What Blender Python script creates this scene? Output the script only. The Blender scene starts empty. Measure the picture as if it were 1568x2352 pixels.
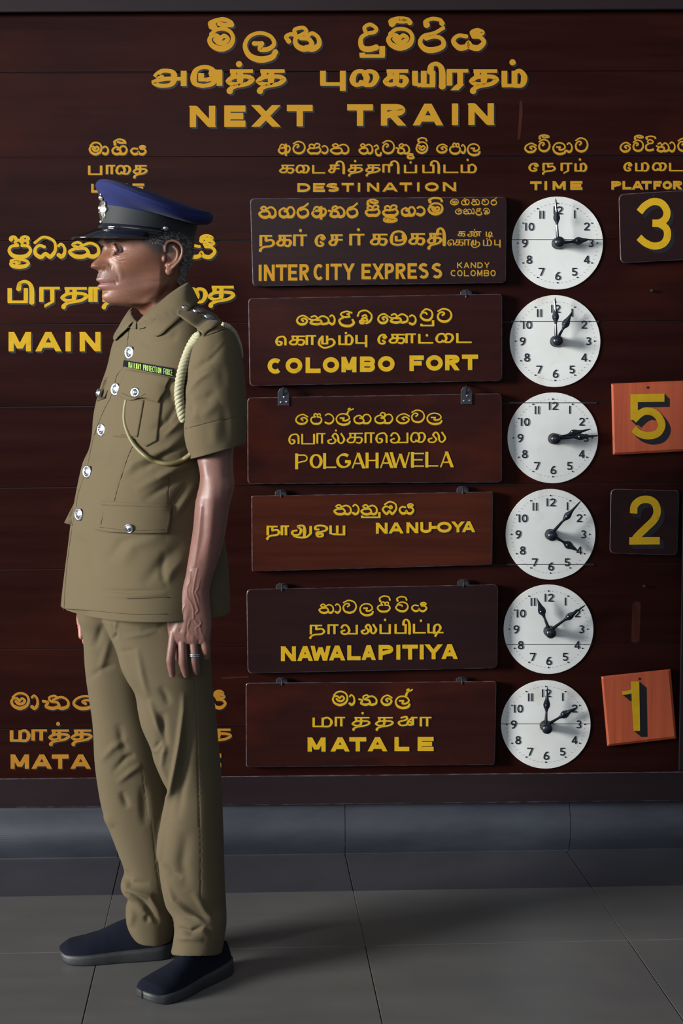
import bpy, bmesh, math, random
import numpy as np
from mathutils import Vector, Matrix, Quaternion
from mathutils.bvhtree import BVHTree
random.seed(7); np.random.seed(7)
SC = bpy.context.scene; COL = SC.collection
R_ = math.radians
# ---------------------------------------------------------------- camera
FPX = 50/36*2352; CAMLOC = Vector((0, -3.867, 1.290))
PITCH, YAW = math.atan(280/FPX), R_(0.7)
FW = Vector((math.sin(YAW)*math.cos(PITCH), math.cos(YAW)*math.cos(PITCH), -math.sin(PITCH)))
RT = Vector((math.cos(YAW), -math.sin(YAW), 0)); UP = RT.cross(FW)
cam = bpy.data.cameras.new('camera'); cam.sensor_fit = 'VERTICAL'; cam.sensor_height = 36; cam.lens = 50
camo = bpy.data.objects.new('camera', cam); COL.objects.link(camo); SC.camera = camo
camo.matrix_world = Matrix(((RT.x, UP.x, -FW.x, CAMLOC.x), (RT.y, UP.y, -FW.y, CAMLOC.y), (RT.z, UP.z, -FW.z, CAMLOC.z), (0, 0, 0, 1)))
# ---------------------------------------------------------------- light
w = bpy.data.worlds.new('world'); SC.world = w; w.use_nodes = True
w.node_tree.nodes['Background'].inputs[0].default_value = (0.78, 0.86, 1.0, 1)
w.node_tree.nodes['Background'].inputs[1].default_value = 0.22
def area(name, loc, target, sx, sy, power, col):
    l = bpy.data.lights.new(name, 'AREA'); l.shape = 'RECTANGLE'; l.size = sx; l.size_y = sy; l.energy = power; l.color = col
    o = bpy.data.objects.new(name, l); COL.objects.link(o); o.location = loc
    o.rotation_euler = (Vector(target)-Vector(loc)).to_track_quat('-Z', 'Y').to_euler(); return o
kl = area('entrance_daylight', (-9.2, -4.8, 2.8), (1.0, 0, 1.15), 3.0, 2.6, 225, (1.0, 0.975, 0.94)); kl.data.spread = R_(52)
area('hall_daylight', (-2.2, -7.4, 3.0), (0, -0.6, 0.9), 5.0, 2.6, 105, (0.86, 0.92, 1.0))
SC.view_settings.view_transform = 'Standard'; SC.view_settings.look = 'None'
SC.view_settings.exposure = 0.0; SC.view_settings.gamma = 1.0; SC.view_settings.use_curve_mapping = False

# ---------------------------------------------------------------- measuring helpers
def ray(x, y): return FW*FPX + RT*(x-784) - UP*(y-1176)
def pxY(x, y, Y):
    d = ray(x, y); return CAMLOC + d*((Y-CAMLOC.y)/d.y)
def pxZ(x, y, Z=0.0):
    d = ray(x, y); return CAMLOC + d*((Z-CAMLOC.z)/d.z)
RTn, UPn, FWn, CLn = (np.array(v) for v in (RT, UP, FW, CAMLOC))
def topx(P):
    d = np.asarray(P, float)-CLn; z = d@FWn
    return np.stack([784+FPX*(d@RTn)/z, 1176-FPX*(d@UPn)/z], -1)
# ---------------------------------------------------------------- object helpers
def mesh_from(name, verts, faces, smooth=False):
    m = bpy.data.meshes.new(name); m.from_pydata([tuple(v) for v in verts], [], faces); m.update()
    if smooth: m.shade_smooth()
    return m
def link(name, me, mats, parent=None):
    o = bpy.data.objects.new(name, me); COL.objects.link(o)
    if mats is not None:
        for m in (mats if isinstance(mats, (list, tuple)) else [mats]): me.materials.append(m)
    if parent: o.parent = parent
    return o
def tag(o, label=None, cat=None, group=None, kind=None):
    for k, v in (('label', label), ('category', cat), ('group', group), ('kind', kind)):
        if v: o[k] = v
    return o
def empty(name, loc, label=None, cat=None, group=None, kind=None):
    o = bpy.data.objects.new(name, None); COL.objects.link(o); o.location = loc
    o.empty_display_size = .05
    o['_loc'] = tuple(loc); del o['_loc']
    return tag(o, label, cat, group, kind)
def child(o, parent):          # keep world position for children built in world space
    o.parent = parent; o.matrix_parent_inverse = Matrix.Translation(-Vector(parent.location)); return o
class MB:
    def __init__(s): s.v = []; s.f = []; s.m = []; s.mi = 0
    def add(s, vs, fs):
        n = len(s.v); s.v += [tuple(p) for p in vs]; s.f += [tuple(i+n for i in f) for f in fs]; s.m += [s.mi]*len(fs)
    def box(s, a, b):
        x0, y0, z0 = a; x1, y1, z1 = b
        s.add([(x0,y0,z0),(x1,y0,z0),(x1,y1,z0),(x0,y1,z0),(x0,y0,z1),(x1,y0,z1),(x1,y1,z1),(x0,y1,z1)],
              [(0,3,2,1),(4,5,6,7),(0,1,5,4),(1,2,6,5),(2,3,7,6),(3,0,4,7)])
    bi = None
    def prism(s, front, back, bev=0):      # two matching outlines
        n = len(front)
        if bev:
            c = sum((Vector(p) for p in front), Vector())/n; nn = (sum((Vector(p) for p in back), Vector())/n-c).normalized()
            mid = [Vector(p)+nn*bev for p in front]; fr = []
            for p in front:
                d = Vector(p)-c
                fr.append(Vector(p)-Vector((math.copysign(min(bev, abs(d.x)), d.x), 0, math.copysign(min(bev, abs(d.z)), d.z))))
            m0 = s.mi; s.add(fr+mid+list(back), [tuple(range(n))[::-1], tuple(range(2*n, 3*n))])
            k0 = len(s.v)-3*n
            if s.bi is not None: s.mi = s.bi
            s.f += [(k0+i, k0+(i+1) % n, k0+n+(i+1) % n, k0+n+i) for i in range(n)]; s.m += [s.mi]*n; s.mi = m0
            s.f += [(k0+n+i, k0+n+(i+1) % n, k0+2*n+(i+1) % n, k0+2*n+i) for i in range(n)]; s.m += [s.mi]*n
        else:
            s.add(list(front)+list(back), [tuple(range(n))[::-1], tuple(range(n, 2*n))]+[(i, (i+1) % n, n+(i+1) % n, n+i) for i in range(n)])
    def tube(s, pts, rad, n=10, cap=True, flat=None):
        pts = [Vector(p) for p in pts]; N = len(pts); rings = []
        rad = rad if hasattr(rad, '__len__') else [rad]*N
        up = Vector((0, 0, 1)); prev = None
        for i, p in enumerate(pts):
            t = (pts[min(i+1, N-1)]-pts[max(i-1, 0)]).normalized()
            if prev is None:
                a = t.cross(up)
                if a.length < .1: a = t.cross(Vector((0, 1, 0)))
            else: a = prev-t*prev.dot(t)
            a.normalize(); prev = a; b = t.cross(a)
            rings.append([p+(a*math.cos(2*math.pi*k/n)+b*math.sin(2*math.pi*k/n))*rad[i] for k in range(n)])
        vs = [q for r in rings for q in r]; fs = []
        for i in range(N-1):
            for k in range(n): fs.append((i*n+k, i*n+(k+1) % n, (i+1)*n+(k+1) % n, (i+1)*n+k))
        if cap: fs += [tuple(range(n))[::-1], tuple(range((N-1)*n, N*n))]
        s.add(vs, fs)
    def ball(s, c, r, n=12, m=8, M=None):
        vs = []; fs = []; c = Vector(c)
        for i in range(m+1):
            a = math.pi*i/m
            for k in range(n):
                b = 2*math.pi*k/n; v = Vector((math.sin(a)*math.cos(b), math.sin(a)*math.sin(b), math.cos(a)))
                v = Vector((v.x*r[0], v.y*r[1], v.z*r[2])) if hasattr(r, '__len__') else v*r
                vs.append(c+(M@v if M else v))
        for i in range(m):
            for k in range(n): fs.append((i*n+k, (i+1)*n+k, (i+1)*n+(k+1) % n, i*n+(k+1) % n))
        s.add(vs, fs)
    def lathe(s, c, axis, prof, n=24):    # prof: (radius, along axis)
        axis = Vector(axis).normalized(); a = axis.cross(Vector((0, 0, 1)));
        if a.length < .1: a = axis.cross(Vector((1, 0, 0)))
        a.normalize(); b = axis.cross(a); c = Vector(c)
        vs = [c+axis*h+(a*math.cos(2*math.pi*k/n)+b*math.sin(2*math.pi*k/n))*r for r, h in prof for k in range(n)]
        fs = [(i*n+k, i*n+(k+1) % n, (i+1)*n+(k+1) % n, (i+1)*n+k) for i in range(len(prof)-1) for k in range(n)]
        fs += [tuple(range(n))[::-1], tuple(range((len(prof)-1)*n, len(prof)*n))]; s.add(vs, fs)
    def build(s, name, mats, parent=None, smooth=False, keep=True):
        me = mesh_from(name, s.v, s.f, smooth)
        if any(s.m): me.polygons.foreach_set('material_index', s.m)
        bm = bmesh.new(); bm.from_mesh(me); bmesh.ops.recalc_face_normals(bm, faces=bm.faces); bm.to_mesh(me); bm.free()
        o = link(name, me, mats)
        if parent: child(o, parent)
        return o
def catmull(P, n=8):
    P = [Vector(p) for p in P]; out = []
    if len(P) < 3: return P
    Q = [P[0]*2-P[1]]+P+[P[-1]*2-P[-2]]
    for i in range(1, len(Q)-2):
        a, b, c, d = Q[i-1:i+3]
        for k in range(n):
            t = k/n; out.append(.5*((2*b)+(c-a)*t+(2*a-5*b+4*c-d)*t*t+(3*b-a-3*c+d)*t**3))
    out.append(P[-1]); return out
# ---------------------------------------------------------------- materials
def mat(name, col, rough=.5, metal=0, spec=.5, coat=0, noise=None, bump=None, attr=None, coatr=.1, sheen=0, col2=None, sss=0, band=None):
    m = bpy.data.materials.new(name); m.use_nodes = True; nt = m.node_tree; N = nt.nodes; L = nt.links
    b = N['Principled BSDF']; b.inputs['Base Color'].default_value = (*col, 1); b.inputs['Roughness'].default_value = rough
    b.inputs['Metallic'].default_value = metal; b.inputs['Specular IOR Level'].default_value = spec
    b.inputs['Coat Weight'].default_value = coat; b.inputs['Coat Roughness'].default_value = coatr
    b.inputs['Sheen Weight'].default_value = sheen
    if sss: b.inputs['Subsurface Weight'].default_value = sss; b.inputs['Subsurface Scale'].default_value = .006; b.inputs['Subsurface Radius'].default_value = (1, .4, .25)
    tc = N.new('ShaderNodeTexCoord'); src = None
    if noise:                              # (scale vec, amount col2, contrast)
        mp = N.new('ShaderNodeMapping'); mp.inputs['Scale'].default_value = noise[0]; L.new(tc.outputs['Object'], mp.inputs[0])
        nz = N.new('ShaderNodeTexNoise'); nz.inputs['Scale'].default_value = 1; nz.inputs['Detail'].default_value = 6; nz.inputs['Roughness'].default_value = .6
        L.new(mp.outputs[0], nz.inputs[0]); cr = N.new('ShaderNodeValToRGB'); lo, hi = noise[1]
        cr.color_ramp.elements[0].position = lo; cr.color_ramp.elements[1].position = hi
        cr.color_ramp.elements[0].color = (*col, 1); cr.color_ramp.elements[1].color = (*(col2 or [c*1.4 for c in col]), 1)
        L.new(nz.outputs[0], cr.inputs[0]); src = cr.outputs[0]
        if band:                           # second, broader colour variation
            mp2 = N.new('ShaderNodeMapping'); mp2.inputs['Scale'].default_value = band[0]; L.new(tc.outputs['Object'], mp2.inputs[0])
            n2 = N.new('ShaderNodeTexNoise'); n2.inputs['Scale'].default_value = 1; n2.inputs['Detail'].default_value = 4; L.new(mp2.outputs[0], n2.inputs[0])
            r2 = N.new('ShaderNodeMapRange'); r2.inputs[1].default_value = band[2][0]; r2.inputs[2].default_value = band[2][1]; L.new(n2.outputs[0], r2.inputs[0])
            mx = N.new('ShaderNodeMix'); mx.data_type = 'RGBA'; L.new(r2.outputs[0], mx.inputs[0]); L.new(src, mx.inputs[6]); mx.inputs[7].default_value = (*band[1], 1); src = mx.outputs[2]
        L.new(src, b.inputs['Base Color'])
    if attr:
        at = N.new('ShaderNodeAttribute'); at.attribute_name = attr
        if src:
            mx = N.new('ShaderNodeMix'); mx.data_type = 'RGBA'; mx.blend_type = 'MULTIPLY'; mx.inputs[0].default_value = 1
            L.new(at.outputs[0], mx.inputs[6]); L.new(src, mx.inputs[7]); L.new(mx.outputs[2], b.inputs['Base Color'])
        else: L.new(at.outputs[0], b.inputs['Base Color'])
    if bump:                               # (scale vec, strength, distance)
        mp = N.new('ShaderNodeMapping'); mp.inputs['Scale'].default_value = bump[0]; L.new(tc.outputs['Object'], mp.inputs[0])
        nz = N.new('ShaderNodeTexNoise'); nz.inputs['Scale'].default_value = 1; nz.inputs['Detail'].default_value = 5; L.new(mp.outputs[0], nz.inputs[0])
        bp = N.new('ShaderNodeBump'); bp.inputs['Strength'].default_value = bump[1]; bp.inputs['Distance'].default_value = bump[2]
        L.new(nz.outputs[0], bp.inputs['Height']); L.new(bp.outputs[0], b.inputs['Normal'])
        if len(bump) > 3: L.new(bp.outputs[0], b.inputs['Coat Normal'])
    return m
WOODB = mat('dark_mahogany', (.0125, .0032, .0028), .25, spec=.05, noise=((1.5, 1, 22), (.35, .7)), col2=(.020, .0058, .0044), band=((1.3, 1, 2.2), (.040, .0078, .0042), (.52, .8)), bump=((3, 3, 60), .25, .0012))
WOODS = mat('sign_mahogany', (.0165, .0050, .0046), .26, spec=.09, noise=((2, 1, 30), (.35, .7)), col2=(.025, .0072, .0060), band=((3, 1, 5), (.055, .011, .006), (.5, .8)), bump=((4, 4, 80), .3, .001))
WOODR = mat('warm_mahogany', (.030, .0078, .0050), .28, spec=.09, noise=((2, 1, 40), (.3, .72)), col2=(.055, .0135, .0072), bump=((4, 4, 80), .3, .001))
WOODD = mat('blackened_mahogany', (.0135, .0060, .0070), .28, spec=.14, noise=((2, 1, 22), (.35, .7)), col2=(.019, .0072, .0072), band=((5, 1, 6), (.05, .010, .006), (.62, .8)), bump=((3, 3, 70), .3, .001))
WOODO = mat('orange_red_wood', (.34, .062, .026), .36, spec=.5, noise=((60, 1, 2), (.3, .7)), col2=(.46, .095, .036), bump=((80, 3, 3), .25, .0008))
FRAME = mat('frame_wood', (.013, .0085, .0105), .36, spec=.18, noise=((2, 1, 14), (.3, .7)), col2=(.018, .011, .0125), bump=((8, 8, 30), .3, .001))
GOLD = mat('gold_paint', (.42, .205, .010), .6, spec=.15, noise=((30, 1, 30), (.25, .75)), col2=(.40, .215, .018))
GOLDP = mat('bright_gold_paint', (.46, .265, .007), .55, spec=.15, noise=((40, 1, 40), (.25, .6)), col2=(.50, .31, .012), band=((25, 1, 25), (.36, .215, .010), (.6, .75)))
GOLDO = mat('faded_orange_gold_paint', (.29, .125, .012), .6, spec=.15, noise=((30, 1, 30), (.25, .75)), col2=(.36, .165, .016))
BLACKP = mat('black_paint', (.006, .006, .009), .4)
DIAL = mat('dial_enamel', (.60, .62, .60), .45, noise=((9, 9, 9), (.35, .8)), col2=(.68, .71, .70), band=((14, 1, 12), (.50, .47, .42), (.58, .85)))
INK = mat('dial_ink', (.008, .012, .018), .4)
SCUFF = mat('worn_red_scuff', (.055, .012, .006), .5, spec=.15, noise=((40, 1, 8), (.35, .7)), col2=(.022, .005, .0035))
EDGE = mat('worn_edge_highlight', (.085, .072, .090), .35, spec=.5, noise=((30, 30, 60), (.35, .6)), col2=(.030, .016, .018))  # pale bevel colour: varnish wear plus a painted-in edge highlight
IRON = mat('black_iron', (.012, .014, .022), .28, metal=.3, spec=.6)
STEEL = mat('worn_hook_metal', (.05, .05, .06), .4, metal=.7)
SCREWM = mat('screw_metal', (.25, .27, .32), .3, metal=1)
SKIRT = mat('skirting_stone', (.018, .021, .030), .45, noise=((3, 3, 9), (.3, .7)), col2=(.040, .045, .058))
TILEL = mat('grey_beige_tile', (.092, .092, .090), .44, noise=((2, 14, 1), (.3, .7)), col2=(.112, .111, .108), band=((3, 3, 1), (.084, .085, .086), (.45, .75)), bump=((25, 25, 1), .15, .0006))
TILED = mat('charcoal_tile', (.036, .036, .045), .42, noise=((3, 3, 1), (.3, .7)), col2=(.052, .052, .062))
GROUT = mat('grout', (.02, .019, .017), .8)
PLASTER = mat('wall_plaster', (.05, .05, .055), .8)
# ================================================================ the setting
BY = 0.02                                       # board face
def setting():
    o = MB(); o.box((-4, .10, 0), (4, .25, 3.6)); tag(o.build('wall_back', PLASTER), kind='structure')
    # floor: joint lines measured on the photo, extended
    cols = [((257.7, 2057), (188, 2352)), ((792.8, 1962), (878, 2352)), ((1300.7, 1954), (1568, 2343))]
    rows = [((0, 1975), (1568, 1951)), ((0, 2060), (1568, 2034)), ((0, 2190), (1568, 2157))]
    def isect(a, b, c, d):
        r = (b-a).xy; s = (d-c).xy; q = (c-a).xy; den = r.x*s.y-r.y*s.x; return (a.xy+r*((q.x*s.y-q.y*s.x)/den))
    G = [[isect(pxZ(*c[0]), pxZ(*c[1]), pxZ(*r[0]), pxZ(*r[1])) for c in cols] for r in rows]
    for g in G:
        dl = g[0]-g[1]; dr = g[2]-g[1]
        g[:0] = [g[0]+dl*3, g[0]+dl*2, g[0]+dl]; g += [g[-1]+dr, g[-1]+dr*2, g[-1]+dr*3]
    for k in range(6): G.append([b+(b-a)*(1 if k == 0 else 1) if k else b+(b-a) for a, b in zip(G[0] if k == 0 else G[-2], G[2] if k == 0 else G[-1])])
    fl = MB(); fl.box((-4, -6.6, -.06), (4, .1, -.004)); f = tag(fl.build('floor', GROUT), kind='structure')
    # the wall-side row continues a little under the skirting
    for j in range(len(G)-1):
        for i in range(len(G[0])-1):
            q = [G[j][i], G[j][i+1], G[j+1][i+1], G[j+1][i]]; c = (q[0]+q[1]+q[2]+q[3])/4
            if abs(c.x) > 3.3: continue
            g = .0011 if j != 1 else .0004
            def ins(p):
                d = c-p; return p+Vector((math.copysign(g, d.x), math.copysign(.0011 if j not in (0, 1) else .0005, d.y)))
            top = [Vector((*ins(p), 0)) for p in q]; bot = [p-Vector((0, 0, .008)) for p in top]
            mb = MB(); n = 4; bev = [p-Vector((0, 0, .0006)) for p in top]
            tin = [Vector((*(t.xy+(c-t.xy).normalized()*.0012), 0)) for t in top]
            mb.add(tin+bev+bot, [(0, 1, 2, 3)]+[(a, (a+1) % 4, 4+(a+1) % 4, 4+a) for a in range(4)]+[(4+a, 4+(a+1) % 4, 8+(a+1) % 4, 8+a) for a in range(4)])
            mb.build('tile', TILED if j == 0 else TILEL).parent = f
    # skirting: rounded stone lengths under the board
    zt = pxY(784, 1851, 0).z; jx = pxY(792, 1900, 0).x; w = jx-pxY(272, 1900, 0).x
    sk = tag(empty('baseboard_back', (jx, 0, 0)), kind='structure')
    x = jx-4*w; prof = [(.03, zt+.02), (.010, zt+.015)]+[(.010-.022*math.sin(math.pi*k/24)**1.0-.010*k/24, zt-.008-(zt-.012)*k/24) for k in range(25)]+[(0, 0), (.08, 0), (.08, zt+.02)]
    yb = G[0]
    for k in range(8):
        mb = MB(); a = x+k*w+.0008; b = x+(k+1)*w-.0008
        # follow the measured floor joint so the foot of the skirting meets the tiles
        def y0(X): p, q = G[0][2], G[0][6]; return p.y+(q.y-p.y)*(X-p.x)/(q.x-p.x)
        A = [(a, y0(a)*(1-zz/.3)+yy, zz) for yy, zz in prof]; B = [(b, y0(b)*(1-zz/.3)+yy, zz) for yy, zz in prof]; n = len(prof)
        mb.add(A+B, [tuple(range(n))[::-1], tuple(range(n, 2*n))]+[(i, (i+1) % n, n+(i+1) % n, n+i) for i in range(n)])
        child(mb.build('skirting_stone', SKIRT), sk)
    return G
# ================================================================ lettering
def A_(cx, cy, rx, ry, a0, a1, n=16):
    return [(cx+rx*math.cos(R_(a0+(a1-a0)*i/n)), cy-ry*math.sin(R_(a0+(a1-a0)*i/n))) for i in range(n+1)]
LAT = {
 'A': lambda h, v: [[(h*.9, 1), (.5-.001, 0)], [(.5+.001, 0), (1-h*.9, 1)], [(.25, .68), (.75, .68)]],
 'B': lambda h, v: [[(h, 0), (h, 1)], [(h, v)]+A_(.62, .25+v/2, .38-h, .25-v/2, 90, -90)+[(h, .5)], [(h, .5)]+A_(.62, .75-v/2, .38-h, .25-v/2, 90, -90)+[(h, 1-v)]],
 'C': lambda h, v: [A_(.55, .5, .55-h, .5-v, 48, 312, 24)],
 'D': lambda h, v: [[(h, 0), (h, 1)], [(h, v)]+A_(.45, .5, .55-h, .5-v, 90, -90)+[(h, 1-v)]],
 'E': lambda h, v: [[(h, 0), (h, 1)], [(h, v), (1, v)], [(h, .5), (.9, .5)], [(h, 1-v), (1, 1-v)]],
 'F': lambda h, v: [[(h, 0), (h, 1)], [(h, v), (1, v)], [(h, .5), (.85, .5)]],
 'G': lambda h, v: [A_(.52, .5, .52-h, .5-v, 48, 350, 24)[:-1]+[(1-h, .55), (.6, .55)]],
 'H': lambda h, v: [[(h, 0), (h, 1)], [(1-h, 0), (1-h, 1)], [(h, .5), (1-h, .5)]],
 'I': lambda h, v: [[(.5, 0), (.5, 1)]],
 'K': lambda h, v: [[(h, 0), (h, 1)], [(h, .6), (1-h, 0)], [(.4, .45), (1-h, 1)]],
 'L': lambda h, v: [[(h, 0), (h, 1)], [(h, 1-v), (1, 1-v)]],
 'M': lambda h, v: [[(h, 0), (h, 1)], [(h, 0), (.5, .85)], [(.5, .85), (1-h, 0)], [(1-h, 0), (1-h, 1)]],
 'N': lambda h, v: [[(h, 0), (h, 1)], [(h, .02), (1-h, .98)], [(1-h, 0), (1-h, 1)]],
 'O': lambda h, v: [A_(.5, .5, .5-h, .5-v, 0, 360, 28)],
 'P': lambda h, v: [[(h, 0), (h, 1)], [(h, v)]+A_(.6, .3, .4-h, .3-v, 90, -90)+[(h, .6)]],
 'R': lambda h, v: [[(h, 0), (h, 1)], [(h, v)]+A_(.6, .28, .4-h, .28-v, 90, -90)+[(h, .56)], [(.5, .56), (1-h, 1)]],
 'S': lambda h, v: [A_(.5, .26+v/2, .5-h, .26-v/2, 35, 180, 10)+[(.5, .5)]*0+A_(.5, .74-v/2, .5-h, .26-v/2, 90, -145, 18)],
 'T': lambda h, v: [[(0, v), (1, v)], [(.5, 0), (.5, 1)]],
 'U': lambda h, v: [[(h, 0)]+A_(.5, .65, .5-h, .35-v, 180, 360)+[(1-h, 0)]],
 'W': lambda h, v: [[(h, 0), (.28, 1)], [(.28, 1), (.5, .1)], [(.5, .1), (.72, 1)], [(.72, 1), (1-h, 0)]],
 'X': lambda h, v: [[(h, 0), (1-h, 1)], [(1-h, 0), (h, 1)]],
 'Y': lambda h, v: [[(h, 0), (.5, .55)], [(1-h, 0), (.5, .55)], [(.5, .5), (.5, 1)]],
 '-': lambda h, v: [[(0, .5), (1, .5)]],
 '0': lambda h, v: [A_(.5, .5, .5-h, .5-v, 0, 360, 24)],
 '1': lambda h, v: [[(.55, 0), (.55, 1)]],
 '2': lambda h, v: [A_(.5, .3, .5-h, .3-v, 170, -40, 14)+[(h*1.2, 1-v)], [(h*.4, 1-v), (1, 1-v)]],
 '3': lambda h, v: [A_(.45, .27, .45-h, .27-v, 150, -90, 14), A_(.45, .73, .5-h, .27-v, 90, -150, 14)],
 '4': lambda h, v: [[(.72, 0), (.72, 1)], [(.72, .02), (h*.7, .7)], [(0, .72), (1, .72)]],
 '5': lambda h, v: [[(.9, v), (.22, v)], [(.22, 0), (.18, .5)], A_(.45, .68, .5-h, .32-v, 135, -150, 16)],
 '6': lambda h, v: [A_(.5, .68, .5-h, .32-v, 0, 360, 20), [(h, .68), (.2, .35), (.5, .08), (.8, 0.02)]],
 '7': lambda h, v: [[(0, v), (1, v)], [(.93, v), (.35, 1)]],
 '8': lambda h, v: [A_(.5, .25, .42-h, .25-v*.7, 0, 360, 18), A_(.5, .73, .5-h, .27-v*.7, 0, 360, 20)],
 '9': lambda h, v: [A_(.5, .32, .5-h, .32-v, 0, 360, 20), [(1-h, .32), (.8, .65), (.5, .92), (.2, .98)]],
}
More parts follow.
